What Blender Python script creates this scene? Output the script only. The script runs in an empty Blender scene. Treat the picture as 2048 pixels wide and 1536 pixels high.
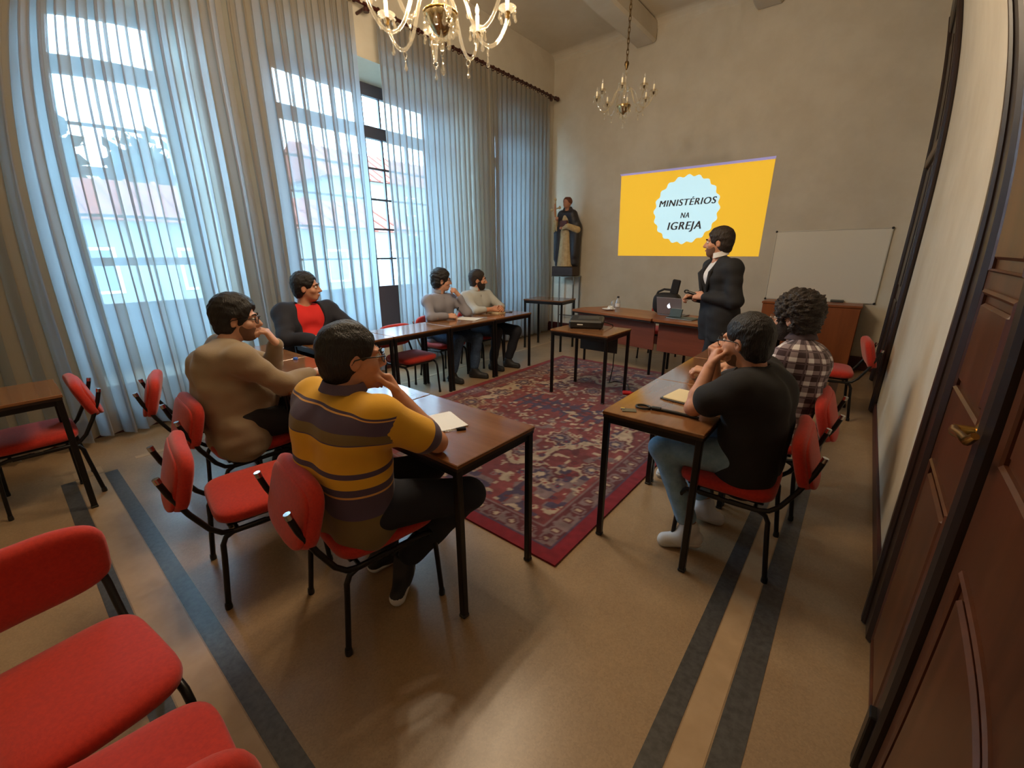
import bpy, math, random
import numpy as np
from mathutils import Vector, Matrix
random.seed(7); RNG = np.random.default_rng(7)
SC = bpy.context.scene
COL = SC.collection
PI = math.pi

# ---------------------------------------------------------------- camera, world, light, exposure
CAM_K = (1.21759782, 0.04238918, -0.74995453, 0.37891751)      # angle = k1 r + k2 r^2 + k3 r^3 + k4 r^4, r = 1 at half the width
YAW, PITCH, ROLL, CAM_H = 0.68760222, -0.301663, -0.0036273, 1.4985
cd = bpy.data.cameras.new('camera')
cam = bpy.data.objects.new('camera', cd); COL.objects.link(cam)
_f = Vector((-math.sin(YAW) * math.cos(PITCH), math.cos(YAW) * math.cos(PITCH), math.sin(PITCH)))
_r = Vector((math.cos(YAW), math.sin(YAW), 0)); _u = _r.cross(_f)
_r2 = _r * math.cos(ROLL) + _u * math.sin(ROLL); _u2 = _u * math.cos(ROLL) - _r * math.sin(ROLL)
cam.matrix_world = Matrix(((_r2.x, _u2.x, -_f.x, 0), (_r2.y, _u2.y, -_f.y, 0), (_r2.z, _u2.z, -_f.z, CAM_H), (0, 0, 0, 1)))
cd.type = 'PANO'
cd.sensor_fit = 'HORIZONTAL'; cd.sensor_width = 36; cd.sensor_height = 27
cy = cd
cy.panorama_type = 'FISHEYE_LENS_POLYNOMIAL'
cy.fisheye_fov = math.radians(179)
cy.fisheye_polynomial_k0 = 0.0
for _i, _k in enumerate(CAM_K):
    setattr(cy, 'fisheye_polynomial_k%d' % (_i + 1), -_k / 18.0 ** (_i + 1))
cd.clip_start = 0.02; cd.clip_end = 300
SC.camera = cam

SKY_STRENGTH = 26.0
BULB_WATT = 17.5
vs = SC.view_settings
vs.view_transform = 'Standard'; vs.look = 'None'; vs.gamma = 1.0; vs.use_curve_mapping = False
vs.exposure = 0.0
w = bpy.data.worlds.new('world'); SC.world = w; w.use_nodes = True
_bg = w.node_tree.nodes['Background']
_bg.inputs[0].default_value = (0.50, 0.79, 1.0, 1); _bg.inputs[1].default_value = SKY_STRENGTH
SC.cycles.use_denoising = True
SC.cycles.max_bounces = 10; SC.cycles.diffuse_bounces = 5; SC.cycles.glossy_bounces = 4
SC.cycles.transparent_max_bounces = 24; SC.cycles.transmission_bounces = 8
SC.cycles.sample_clamp_indirect = 6.0
SC.cycles.caustics_reflective = False; SC.cycles.caustics_refractive = False

# room constants (metres; x along the far wall, y towards it, z up)
XL, XR, YF, YB, ZC = -4.85, 0.305, 7.1, -2.6, 4.74
XG = -5.5                                   # plane of the window glass
WINS = [(0.45, 1.58), (2.20, 5.00), (5.50, 6.95)]
WZ0, WZ1 = 0.42, 3.61
for _n, (_a, _b) in enumerate(WINS):
    ld = bpy.data.lights.new('window_daylight_%d' % _n, 'AREA'); ld.shape = 'RECTANGLE'
    ld.size = WZ1 - WZ0; ld.size_y = _b - _a; ld.cycles.is_portal = True
    lo = bpy.data.objects.new('window_daylight', ld); COL.objects.link(lo)
    lo.location = (XG - 0.12, (_a + _b) / 2, (WZ0 + WZ1) / 2); lo.rotation_euler = (0, -PI / 2, 0)

# ---------------------------------------------------------------- materials
def lin(c):
    return tuple(((x / 255) / 12.92 if x / 255 <= .04045 else ((x / 255 + .055) / 1.055) ** 2.4) for x in c)
def nn(nt, t, **k):
    n = nt.nodes.new(t)
    for a, b in k.items():
        if a.startswith('i_'):
            key = a[2:].replace('_', ' ')
            n.inputs[int(key) if key.isdigit() else key].default_value = b
        else: setattr(n, a, b)
    return n
MATS = {}
def M(name, c, rough=.5, metal=0., spec=.5, noise=None, bump=None, c2=None, stretch=(1, 1, 1), emit=0., sheen=0.):
    """procedural principled material; c, c2 in sRGB 0-255; noise=(scale, detail); bump=(scale, strength)"""
    if name in MATS: return MATS[name]
    m = bpy.data.materials.new(name); m.use_nodes = True; nt = m.node_tree
    b = nt.nodes['Principled BSDF']; L = nt.links.new
    cl = lin(c) + (1,)
    b.inputs['Base Color'].default_value = cl; b.inputs['Roughness'].default_value = rough
    b.inputs['Metallic'].default_value = metal; b.inputs['Specular IOR Level'].default_value = spec
    if sheen: b.inputs['Sheen Weight'].default_value = sheen
    if emit:
        b.inputs['Emission Color'].default_value = cl; b.inputs['Emission Strength'].default_value = emit
    if noise or bump:
        tc = nn(nt, 'ShaderNodeTexCoord'); mp = nn(nt, 'ShaderNodeMapping'); mp.inputs['Scale'].default_value = stretch
        L(tc.outputs['Object'], mp.inputs['Vector'])
    if noise:
        nz = nn(nt, 'ShaderNodeTexNoise', i_Scale=noise[0], i_Detail=noise[1], i_Roughness=.6)
        L(mp.outputs[0], nz.inputs['Vector'])
        mx = nn(nt, 'ShaderNodeMix', data_type='RGBA'); mx.inputs[6].default_value = cl
        mx.inputs[7].default_value = lin(c2 or tuple(x * .7 for x in c)) + (1,)
        rp = nn(nt, 'ShaderNodeMapRange'); rp.inputs[1].default_value = .35; rp.inputs[2].default_value = .65
        L(nz.outputs[0], rp.inputs[0]); L(rp.outputs[0], mx.inputs[0]); L(mx.outputs[2], b.inputs['Base Color'])
    if bump:
        nb = nn(nt, 'ShaderNodeTexNoise', i_Scale=bump[0], i_Detail=3.)
        L(mp.outputs[0], nb.inputs['Vector'])
        bp = nn(nt, 'ShaderNodeBump', i_Strength=bump[1], i_Distance=.01)
        L(nb.outputs[0], bp.inputs['Height']); L(bp.outputs[0], b.inputs['Normal'])
    MATS[name] = m
    return m
def wood(name, c, c2, rough=.4, axis=0, scale=9., spec=.5):
    st = [scale] * 3; st[axis] = scale * .08
    return M(name, c, rough, 0, spec, noise=(1.6, 5.), c2=c2, stretch=tuple(st))
def attr_mat(name, attr='col', rough=.8, bump=None, sheen=0., spec=.3):
    m = M(name, (128, 128, 128), rough, 0, spec, bump=bump, sheen=sheen); nt = m.node_tree
    a = nn(nt, 'ShaderNodeAttribute', attribute_name=attr); nt.links.new(a.outputs['Color'], nt.nodes['Principled BSDF'].inputs['Base Color'])
    return m
def mix_mat(name, parts):
    """parts: list of (shader node type, colour, roughness, weight)"""
    m = bpy.data.materials.new(name); m.use_nodes = True; nt = m.node_tree; nt.nodes.clear()
    out = nn(nt, 'ShaderNodeOutputMaterial'); prev = None; tot = 0
    for t, c, r, wt in parts:
        s = nn(nt, t); s.inputs['Color'].default_value = tuple(c) + (1,)
        if r is not None: s.inputs['Roughness'].default_value = r
        tot += wt
        if prev is None: prev = s
        else:
            mx = nn(nt, 'ShaderNodeMixShader'); mx.inputs[0].default_value = wt / tot
            nt.links.new(prev.outputs[0], mx.inputs[1]); nt.links.new(s.outputs[0], mx.inputs[2]); prev = mx
    nt.links.new(prev.outputs[0], out.inputs[0]); MATS[name] = m
    return m

BLACK = M('black_metal', (22, 20, 20), .35, .3)
CHROME = M('chrome', (200, 200, 200), .15, 1.)
BRASS = M('brass', (190, 150, 80), .25, 1.)
WALLM = M('wall_plaster', (208, 199, 182), .85, noise=(3., 4.), c2=(200, 190, 172), bump=(60., .04))
CEILM = M('ceiling_plaster', (206, 196, 178), .9, noise=(2., 3.), c2=(198, 187, 168))
TRIMM = wood('dark_trim_wood', (58, 30, 24), (38, 20, 16), .4, 1, 6.)
DOORM = wood('door_wood', (92, 52, 32), (66, 36, 22), .32, 2, 5.)
DOORD = wood('door_frame_wood', (52, 33, 27), (34, 22, 18), .38, 2, 5.)
DESKTOP = wood('desk_laminate', (136, 92, 58), (116, 74, 44), .14, 0, 7., .9)
DESKEDGE = M('desk_edge', (40, 26, 20), .4)
REDFAB = M('red_upholstery', (194, 42, 20), .85, noise=(90., 3.), c2=(178, 35, 17), bump=(500., .12), sheen=.25)
CRYSTAL = mix_mat('crystal', [('ShaderNodeBsdfTransparent', (.97, .95, .9), None, .78), ('ShaderNodeBsdfGlossy', (1, .95, .84), .04, .18), ('ShaderNodeBsdfTranslucent', (.95, .88, .74), None, .04)])
GLASSM = mix_mat('window_glass', [('ShaderNodeBsdfTransparent', (.93, .97, 1.), None, .94), ('ShaderNodeBsdfGlossy', (1, 1, 1), .03, .06)])
CLEAR = mix_mat('clear_plastic', [('ShaderNodeBsdfTransparent', (.9, .93, .95), None, .7), ('ShaderNodeBsdfGlossy', (1, 1, 1), .1, .2), ('ShaderNodeBsdfDiffuse', (.8, .85, .9), None, .1)])
SHEER = mix_mat('sheer_curtain', [('ShaderNodeBsdfTransparent', (.95, .95, .95), None, .25), ('ShaderNodeBsdfTranslucent', (.66, .77, .84), None, .36), ('ShaderNodeBsdfDiffuse', (.30, .225, .145), None, .39)])
PAPER = M('white_paper', (235, 235, 232), .7)
BLACKPL = M('black_plastic', (20, 20, 22), .4)

# ---------------------------------------------------------------- mesh building
class MB:
    def __init__(s): s.v = []; s.f = []
    def add(s, vs_, fs_):
        o = len(s.v); s.v.extend([tuple(map(float, q)) for q in vs_]); s.f.extend([tuple(o + i for i in q) for q in fs_]); return s
    def box(s, c, size, rz=0., bev=0., rot=None):
        hx, hy, hz = size[0] / 2, size[1] / 2, size[2] / 2
        R = rot if rot is not None else Matrix.Rotation(rz, 3, 'Z'); c = Vector(c)
        P = []; F = []
        b = min(bev, hx * .95, hy * .95, hz * .95)
        sg = [(x, y, z) for x in (-1, 1) for y in (-1, 1) for z in (-1, 1)]
        if b <= 0:
            P = [(x * hx, y * hy, z * hz) for x, y, z in sg]
            F = [(0, 1, 3, 2), (4, 6, 7, 5), (0, 4, 5, 1), (2, 3, 7, 6), (0, 2, 6, 4), (1, 5, 7, 3)]
        else:
            ix = {}
            for i, (x, y, z) in enumerate(sg):
                ix[i] = len(P)
                P += [(x * hx, y * (hy - b), z * (hz - b)), (x * (hx - b), y * hy, z * (hz - b)), (x * (hx - b), y * (hy - b), z * hz)]
            q = lambda i, a: ix[i] + a
            for a, fs in ((0, ((0, 1, 3, 2), (4, 6, 7, 5))), (1, ((0, 4, 5, 1), (2, 3, 7, 6))), (2, ((0, 2, 6, 4), (1, 5, 7, 3)))):
                for fq in fs: F.append(tuple(q(i, a) for i in fq))
            ed = [(0, 1), (2, 3), (4, 5), (6, 7)], [(0, 2), (1, 3), (4, 6), (5, 7)], [(0, 4), (1, 5), (2, 6), (3, 7)]
            for a, es in ((2, ed[0]), (1, ed[1]), (0, ed[2])):
                o = [k for k in (0, 1, 2) if k != a]
                for i, j in es: F.append((q(i, o[0]), q(j, o[0]), q(j, o[1]), q(i, o[1])))
            for i in range(8): F.append((q(i, 0), q(i, 1), q(i, 2)))
        return s.add([R @ Vector(p) + c for p in P], F)
    def tube(s, pts, r, n=8, cap=True, closed=False):
        pts = [Vector(p) for p in pts]; N = len(pts)
        rs = r if isinstance(r, (list, tuple)) else [r] * N
        P = []; F = []; nrm = None
        for i, p in enumerate(pts):
            t = (pts[(i + 1) % N] - pts[i - 1]) if closed else (pts[min(i + 1, N - 1)] - pts[max(i - 1, 0)])
            t.normalize()
            if nrm is None:
                nrm = t.cross(Vector((0, 0, 1)))
                if nrm.length < .1: nrm = t.cross(Vector((1, 0, 0)))
            else: nrm = nrm - t * nrm.dot(t)
            nrm.normalize(); bn = t.cross(nrm)
            for k in range(n):
                a = 2 * PI * k / n; P.append(p + (nrm * math.cos(a) + bn * math.sin(a)) * rs[i])
        M_ = N if closed else N - 1
        for i in range(M_):
            j = (i + 1) % N
            for k in range(n): F.append((i * n + k, i * n + (k + 1) % n, j * n + (k + 1) % n, j * n + k))
        if cap and not closed: F.append(tuple(range(n - 1, -1, -1))); F.append(tuple((N - 1) * n + k for k in range(n)))
        return s.add(P, F)
    def lathe(s, prof, n=16, c=(0, 0, 0), R=None, cap=True):
        c = Vector(c); P = []; F = []
        for r, z in prof:
            for k in range(n):
                q = Vector((r * math.cos(2 * PI * k / n), r * math.sin(2 * PI * k / n), z)); P.append((R @ q if R is not None else q) + c)
        for i in range(len(prof) - 1):
            for k in range(n): F.append((i * n + k, i * n + (k + 1) % n, (i + 1) * n + (k + 1) % n, (i + 1) * n + k))
        if cap: F.append(tuple(range(n - 1, -1, -1))); F.append(tuple((len(prof) - 1) * n + k for k in range(n)))
        return s.add(P, F)
    def cushion(s, c, size, e1=.45, e2=.55, R=None, bend=0., nu=40, nv=16):
        """superellipsoid: e1 outline squareness, e2 edge roundness; bend curves it along x"""
        c = Vector(c); P = []; F = []; sp = lambda q, e: math.copysign(abs(q) ** e, q)
        for i in range(nv + 1):
            v = -PI / 2 + PI * i / nv
            for k in range(nu):
                u = 2 * PI * k / nu
                q = Vector((size[0] / 2 * sp(math.cos(v), e2) * sp(math.cos(u), e1), size[1] / 2 * sp(math.cos(v), e2) * sp(math.sin(u), e1), size[2] / 2 * sp(math.sin(v), e2)))
                q.z += bend * (q.x / (size[0] / 2)) ** 2
                P.append((R @ q if R is not None else q) + c)
        for i in range(nv):
            for k in range(nu): F.append((i * nu + k, i * nu + (k + 1) % nu, (i + 1) * nu + (k + 1) % nu, (i + 1) * nu + k))
        return s.add(P, F)
    def poly(s, pts, z0, z1, R=None, c=(0, 0, 0)):
        n = len(pts); c = Vector(c); T = lambda q: (R @ Vector(q) if R is not None else Vector(q)) + c
        s.add([T((x, y, z0)) for x, y in pts] + [T((x, y, z1)) for x, y in pts],
              [tuple(range(n - 1, -1, -1)), tuple(range(n, 2 * n))] + [(k, (k + 1) % n, n + (k + 1) % n, n + k) for k in range(n)])
        return s
    def build(s, name, mat, parent=None, smooth=35., loc=None):
        me = bpy.data.meshes.new(name); me.from_pydata(s.v, [], s.f); me.update()
        return link(name, me, mat, parent, smooth, loc)
def link(name, me, mat, parent=None, smooth=35., loc=None):
    if mat: me.materials.append(mat)
    if smooth:
        me.polygons.foreach_set('use_smooth', np.ones(len(me.polygons), bool))
        if smooth < 179: me.set_sharp_from_angle(angle=math.radians(smooth))
    o = bpy.data.objects.new(name, me); COL.objects.link(o)
    if parent: o.parent = parent
    if loc: o.location = loc
    return o
def tag(o, label=None, cat=None, group=None, kind=None):
    if label: o['label'] = label
    if cat: o['category'] = cat
    if group: o['group'] = group
    if kind: o['kind'] = kind
    return o
def thing(name, label, cat, loc=(0, 0, 0), rz=0., group=None):
    o = bpy.data.objects.new(name, None); COL.objects.link(o); o.empty_display_size = .1
    o.location = loc; o.rotation_euler = (0, 0, rz)
    return tag(o, label, cat, group)
KIDS = {}
def dup(root, loc, rz, label, group=None):
    kids = {}
    for o in COL.objects:
        if o.parent: kids.setdefault(o.parent.name, []).append(o)
    def cp(o, par):
        c = o.copy(); COL.objects.link(c)
        if par: c.parent = par
        for ch in kids.get(o.name, []): cp(ch, c)
        return c
    r = cp(root, None); r.location = loc; r.rotation_euler = (0, 0, rz); r['label'] = label
    if group: r['group'] = group
    return r
def struct(name, mb, mat, parent=None, smooth=35.):
    o = mb.build(name, mat, parent, smooth)
    if not parent: o['kind'] = 'structure'
    return o
def sempty(name):
    o = bpy.data.objects.new(name, None); COL.objects.link(o); o['kind'] = 'structure'; return o
def txt(name, body, size, loc, rot, mat, parent=None, ext=.0008, shear=0., space=1., sx=1.):
    cu = bpy.data.curves.new(name, 'FONT'); cu.body = body; cu.size = size; cu.extrude = ext; cu.shear = shear
    cu.align_x = 'CENTER'; cu.align_y = 'CENTER'; cu.space_character = space; 
    t = bpy.data.objects.new(name, cu); COL.objects.link(t)
    dg = bpy.context.evaluated_depsgraph_get(); m0 = bpy.data.meshes.new_from_object(t.evaluated_get(dg)); bpy.data.objects.remove(t)
    v0 = np.array([v.co[:] for v in m0.vertices]); f0 = [tuple(p.vertices) for p in m0.polygons]; mb = MB()
    for k in (-1, 0, 1): mb.add(v0 + np.array([k * size * .035, 0, k * .00012]), f0)
    me = bpy.data.meshes.new(name); me.from_pydata(mb.v, [], mb.f); me.update(); o = link(name, me, mat, parent, 0); o.location = loc; o.rotation_euler = rot; o.scale = (sx, 1, 1)
    return o

# ---------------------------------------------------------------- room shell
def floor_mat():
    m = M('terrazzo_floor', (170, 140, 104), .3, 0, .5); nt = m.node_tree; L = nt.links.new; b = nt.nodes['Principled BSDF']
    tc = nn(nt, 'ShaderNodeTexCoord')
    n1 = nn(nt, 'ShaderNodeTexNoise', i_Scale=1.3, i_Detail=6., i_Roughness=.65); n2 = nn(nt, 'ShaderNodeTexVoronoi', i_Scale=160.)
    L(tc.outputs['Object'], n1.inputs['Vector']); L(tc.outputs['Object'], n2.inputs['Vector'])
    r1 = nn(nt, 'ShaderNodeMapRange'); r1.inputs[1].default_value = .3; r1.inputs[2].default_value = .7; L(n1.outputs[0], r1.inputs[0])
    a = nn(nt, 'ShaderNodeMix', data_type='RGBA'); a.inputs[6].default_value = lin((176, 147, 112)) + (1,); a.inputs[7].default_value = lin((150, 122, 92)) + (1,)
    L(r1.outputs[0], a.inputs[0])
    c = nn(nt, 'ShaderNodeMix', data_type='RGBA', blend_type='MULTIPLY'); c.inputs[0].default_value = .22
    g = nn(nt, 'ShaderNodeRGBToBW'); L(n2.outputs['Color'], g.inputs[0]); cc = nn(nt, 'ShaderNodeCombineColor')
    for i in range(3): L(g.outputs[0], cc.inputs[i])
    L(a.outputs[2], c.inputs[6]); L(cc.outputs[0], c.inputs[7]); L(c.outputs[2], b.inputs['Base Color'])
    rr = nn(nt, 'ShaderNodeMapRange'); rr.inputs[3].default_value = .22; rr.inputs[4].default_value = .38; L(n1.outputs[0], rr.inputs[0]); L(rr.outputs[0], b.inputs['Roughness'])
    return m
fl = struct('floor', MB().box(((XL + XR) / 2 - .3, (YF + YB) / 2, -.06), (XR - XL + 1.3, YF - YB + .6, .12)), floor_mat())
BAND = M('dark_border_band', (84, 82, 80), .3, noise=(40., 3.), c2=(66, 64, 62))
LIGHTB = M('light_border_band', (184, 154, 118), .33, noise=(9., 3.), c2=(174, 144, 108))
def band(nm, x0, x1, y0, y1, m, t=.0012): struct(nm, MB().box(((x0 + x1) / 2, (y0 + y1) / 2, t / 2), (x1 - x0, y1 - y0, t)), m, fl, 0)
band('border_band', -3.98, -.27, .225, .295, BAND); band('border_band', -3.98, -.10, .0, .075, BAND)
band('border_band', -.275, -.205, .295, 6.2, BAND); band('border_band', -.105, -.02, .075, 6.2, BAND)
band('border_strip', -4.14, -4.085, .42, 6.47, LIGHTB, .002); band('border_strip', -4.085, .1, 6.42, 6.47, LIGHTB, .002)
band('border_strip', -4.14, -4.0, .075, .225, LIGHTB, .001)
band('border_strip', -3.98, -.205, .08, .22, LIGHTB, .001); band('border_strip', -.2, -.11, .22, 6.2, LIGHTB, .001)
# window wall, 0.65 m thick, with three openings
mb = MB(); ys = [YB] + [q for ab in WINS for q in ab] + [YF]; xm = (XL + XG - .1) / 2; xt = XL - XG + .1
for i in range(0, len(ys), 2): mb.box((xm, (ys[i] + ys[i + 1]) / 2, ZC / 2), (xt, ys[i + 1] - ys[i], ZC))
for a, b in WINS:
    mb.box((xm, (a + b) / 2, WZ0 / 2), (xt, b - a, WZ0)); mb.box((xm, (a + b) / 2, (WZ1 + ZC) / 2), (xt, b - a, ZC - WZ1))
struct('wall_left', mb, WALLM, None, 0)
struct('wall_far', MB().box(((XL + XR) / 2, YF + .1, ZC / 2), (XR - XL + 1.4, .2, ZC)), WALLM)
struct('wall_right', MB().box((XR + .1, (YF + YB) / 2, ZC / 2), (.2, YF - YB, ZC)), WALLM)
struct('wall_near', MB().box(((XL + XR) / 2, YB - .1, ZC / 2), (XR - XL + 1.4, .2, ZC)), WALLM)
ce = struct('ceiling', MB().box(((XL + XR) / 2, (YF + YB) / 2, ZC + .06), (XR - XL + 1.4, YF - YB + .4, .12)), CEILM)
for i, (x0, x1) in enumerate([(-4.85 + .0, -4.72), (-3.36, -3.04), (-1.74, -1.42), (-.1, .22)]):
    if i: struct('ceiling_beam', MB().box(((x0 + x1) / 2, (YF + YB) / 2, ZC - .14), (x1 - x0, YF - YB, .28), bev=.03), CEILM, ce)
mb = MB()
for i in range(7):
    a0, a1 = i / 7 * PI / 2, (i + 1) / 7 * PI / 2; r = .14
    q = lambda a: (YF - r + r * math.cos(a), ZC - r + r * math.sin(a))
    (ya, za), (yb, zb) = q(a0), q(a1)
    mb.add([(XL, ya, za), (XR, ya, za), (XR, yb, zb), (XL, yb, zb)], [(0, 1, 2, 3)])
mb.add([(XL, YF - .14, ZC), (XR, YF - .14, ZC), (XR, YF, ZC), (XL, YF, ZC), (XL, YF, ZC - .14), (XR, YF, ZC - .14)], [(0, 1, 2, 3), (3, 2, 5, 4)])
struct('trim_1', mb, WALLM, None, 60)
BASEM = M('baseboard_paint', (70, 26, 24), .45)
for nm, c, sz in [('baseboard_left', (XL + .01, (YF + YB) / 2, .08), (.02, YF - YB, .16)), ('baseboard_far', ((XL + XR) / 2, YF - .01, .09), (XR - XL, .02, .18)), ('baseboard_right', (XR - .008, 3.64, .05), (.016, 3.12, .10))]:
    struct(nm, MB().box(c, sz, bev=.004), BASEM)

# windows
WFR = M('window_frame_paint', (78, 76, 88), .45)
WFW = M('window_frame_pale', (150, 158, 165), .5)
PANEL = M('window_panel_brown', (70, 54, 60), .5)
def window(n, y0, y1, g0, g1, vb, hb, mat, thick):
    wn = sempty('window_%d' % n); x = XG; zt = 3.47; zb = 1.055
    mb = MB()
    mb.box((x, (y0 + g0) / 2, (WZ0 + WZ1) / 2), (.07, g0 - y0, WZ1 - WZ0), bev=.006); mb.box((x, (y1 + g1) / 2, (WZ0 + WZ1) / 2), (.07, y1 - g1, WZ1 - WZ0), bev=.006)
    mb.box((x, (g0 + g1) / 2, (zt + WZ1) / 2), (.07, g1 - g0, WZ1 - zt), bev=.006)
    struct('window_frame', mb, mat, wn)
    struct('transom_bar', MB().box((x, (g0 + g1) / 2, 3.055), (.08, g1 - g0, .145), bev=.006), mat, wn)
    pn = struct('lower_panel', MB().box((x, (g0 + g1) / 2, (WZ0 + zb) / 2), (.06, g1 - g0, zb - WZ0), bev=.004), PANEL, wn)
    cells_y = [g0] + vb + [g1]; zs = [zb] + hb + [2.985]
    for zc in hb: struct('muntin', MB().box((x, (g0 + g1) / 2, zc), (.035, g1 - g0, .075 if zc in thick else .024)), mat, wn, 0)
    for yc, wd in [(q, .10 if abs(q - (g0 + g1) / 2) < .02 else .024) for q in vb]:
        struct('muntin', MB().box((x, yc, (zb + zt) / 2), (.036, wd, zt - zb)), mat, wn, 0)
    for i in range(len(cells_y) - 1):
        for j in range(len(zs) - 1):
            struct('pane', MB().box((x, (cells_y[i] + cells_y[i + 1]) / 2, (zs[j] + zs[j + 1]) / 2), (.004, cells_y[i + 1] - cells_y[i], zs[j + 1] - zs[j])), GLASSM, wn, 0)
        struct('pane', MB().box((x, (cells_y[i] + cells_y[i + 1]) / 2, 3.30), (.004, cells_y[i + 1] - cells_y[i], .35)), GLASSM, wn, 0)
window(1, .45, 1.58, .645, 1.435, [], [1.435, 1.84, 2.21, 2.59], WFW, (1.435, 2.21))
window(2, 2.20, 5.0, 2.52, 4.64, [2.86, 3.22, 3.58, 3.88, 4.28], [1.44, 1.84, 2.23, 2.62], WFR, ())
window(3, 5.5, 6.95, 5.70, 6.22, [5.96], [1.44, 1.84, 2.23, 2.62], WFW, ())

# far door frame on the right wall, near double door at the right edge
d2 = sempty('door_2'); xr = XR
for y in (5.26, 6.62): struct('door_casing', MB().box((xr - .02, y, 1.9), (.04, .17, 3.8), bev=.012).box((xr - .03, y, 1.9), (.035, .07, 3.8), bev=.01), DOORD, d2)
struct('door_casing', MB().box((xr - .02, 5.94, 3.71), (.04, 1.2, .2), bev=.012), DOORD, d2)
for y in (5.64, 6.24):
    lf = struct('door_leaf', MB().box((xr - .006, y, 1.8), (.012, .59, 3.6), bev=.003), DOORD, d2)
    for z0, z1 in ((.2, 1.0), (1.15, 2.3), (2.45, 3.45)): struct('door_panel', MB().box((xr - .016, y, (z0 + z1) / 2), (.014, .4, z1 - z0), bev=.006), DOORD, lf)
struct('door_transom', MB().box((xr - .025, 5.94, 2.38), (.045, 1.2, .09), bev=.01), M('transom_wood', (104, 86, 70), .5), d2)
d1 = sempty('door_1')
struct('door_casing', MB().box((xr - .015, 1.985, 1.65), (.05, .17, 3.3), bev=.014).box((xr - .03, 2.03, 1.65), (.05, .05, 3.3), bev=.01), DOORD, d1)
struct('door_casing', MB().box((xr - .015, .42, 1.65), (.05, .17, 3.3), bev=.014), DOORD, d1)
struct('door_casing', MB().box((xr - .015, 1.2, 3.22), (.05, 1.4, .17), bev=.014), DOORD, d1)
for y0, y1 in ((1.345, 1.90), (.5, 1.265)):
    yc = (y0 + y1) / 2
    lf = struct('door_leaf', MB().box((xr - .012, yc, 1.57), (.024, y1 - y0, 3.13), bev=.003), DOORM, d1)
    for z0, z1 in ((.12, .82), (.93, 1.0), (1.13, 1.36), (1.48, 2.2), (2.32, 3.0)):
        if z1 - z0 < .1: continue
        struct('door_panel', MB().box((xr - .028, yc, (z0 + z1) / 2), (.016, (y1 - y0) * .62, z1 - z0), bev=.012), DOORM, lf)
        struct('panel_moulding', MB().tube([(xr - .026, yc + sy * (y1 - y0) * .36, z) for sy, z in ((-1, z0 - .03), (1, z0 - .03), (1, z1 + .03), (-1, z1 + .03))], .011, 6, closed=True), DOORM, lf)
struct('meeting_stile', MB().box((xr - .024, 1.305, 1.6), (.05, .075, 3.1), bev=.012), M('stile_dark', (36, 24, 20), .4), d1)
struct('floor_bolt', MB().box((xr - .055, 1.315, .14), (.022, .05, .22), bev=.004), BLACK, d1)
hd = MB(); hd.lathe([(.028, 0), (.028, .006), (.014, .012), (.012, .05)], 14, (xr - .028, 1.40, 1.09), Matrix.Rotation(-PI / 2, 3, 'Y'))
hd.tube([(xr - .072, 1.405, 1.09), (xr - .078, 1.36, 1.095), (xr - .078, 1.29, 1.11), (xr - .076, 1.24, 1.115), (xr - .07, 1.22, 1.135)], [.011, .011, .009, .010, .008], 10)
struct('door_handle', hd, BRASS, d1, 60)
# ---------------------------------------------------------------- curtains and rod
def curtain(label, y0, y1, n, seed, xc=-4.67, z0=.05, z1=3.99, A=.052, flare=1.0):
    rg = np.random.default_rng(seed); per = 12; nc = n * per + 1; nr = 27
    th = np.linspace(0, 2 * PI * n, nc); s = np.linspace(0, 1, nc)
    amp = A * (.75 + .5 * np.interp(s * n, np.arange(n + 1), rg.random(n + 1)))
    jit = np.interp(s * n, np.arange(n + 1), (rg.random(n + 1) - .5)) * (y1 - y0) / n * .55
    P = (y1 - y0) / n; z = np.linspace(z0, z1, nr); V = np.zeros((nr, nc, 3))
    ph = np.interp(s * n, np.arange(n + 1), rg.random(n + 1) * 1.2)
    for i, zz in enumerate(z):
        t = (zz - z0) / (z1 - z0); k = .55 + .75 * (1 - t) ** .8
        sw = .012 * math.sin(3 * zz + seed) * (1 - t)
        V[i, :, 0] = xc + amp * k * np.sin(th + ph * (1 - t) * .8) + sw
        V[i, :, 1] = y0 + (y1 - y0) * (.5 + (s - .5) * (1 + (flare - 1) * (1 - t))) + jit * (1 - t * .6) + P * .23 * np.sin(2 * th + .6) * (.6 + .4 * t)
        V[i, :, 2] = zz + (.012 * np.sin(th * .37 + seed) if i == 0 else 0)
    f = [(i * nc + j, i * nc + j + 1, (i + 1) * nc + j + 1, (i + 1) * nc + j) for i in range(nr - 1) for j in range(nc - 1)]
    me = bpy.data.meshes.new('curtain'); me.from_pydata(V.reshape(-1, 3).tolist(), [], f)
    return tag(link('curtain', me, SHEER, None, 180), label, 'curtain', 'sheer pleated curtains along the window wall')
curtain('sheer pleated curtain over the first window, behind the left-hand table', -1.1, 1.79, 22, 1)
curtain('sheer pleated curtain left of the uncovered gap, behind the man in the red top', 1.83, 3.08, 9, 2)
curtain('sheer pleated curtain right of the uncovered gap, behind the man in glasses and grey shirt', 3.34, 5.16, 20, 3)
curtain('sheer pleated curtain nearest the far corner and the robed statue', 5.18, 6.70, 13, 5)
RODM = wood('rod_wood', (74, 32, 22), (48, 20, 14), .35, 1, 8.)
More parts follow.
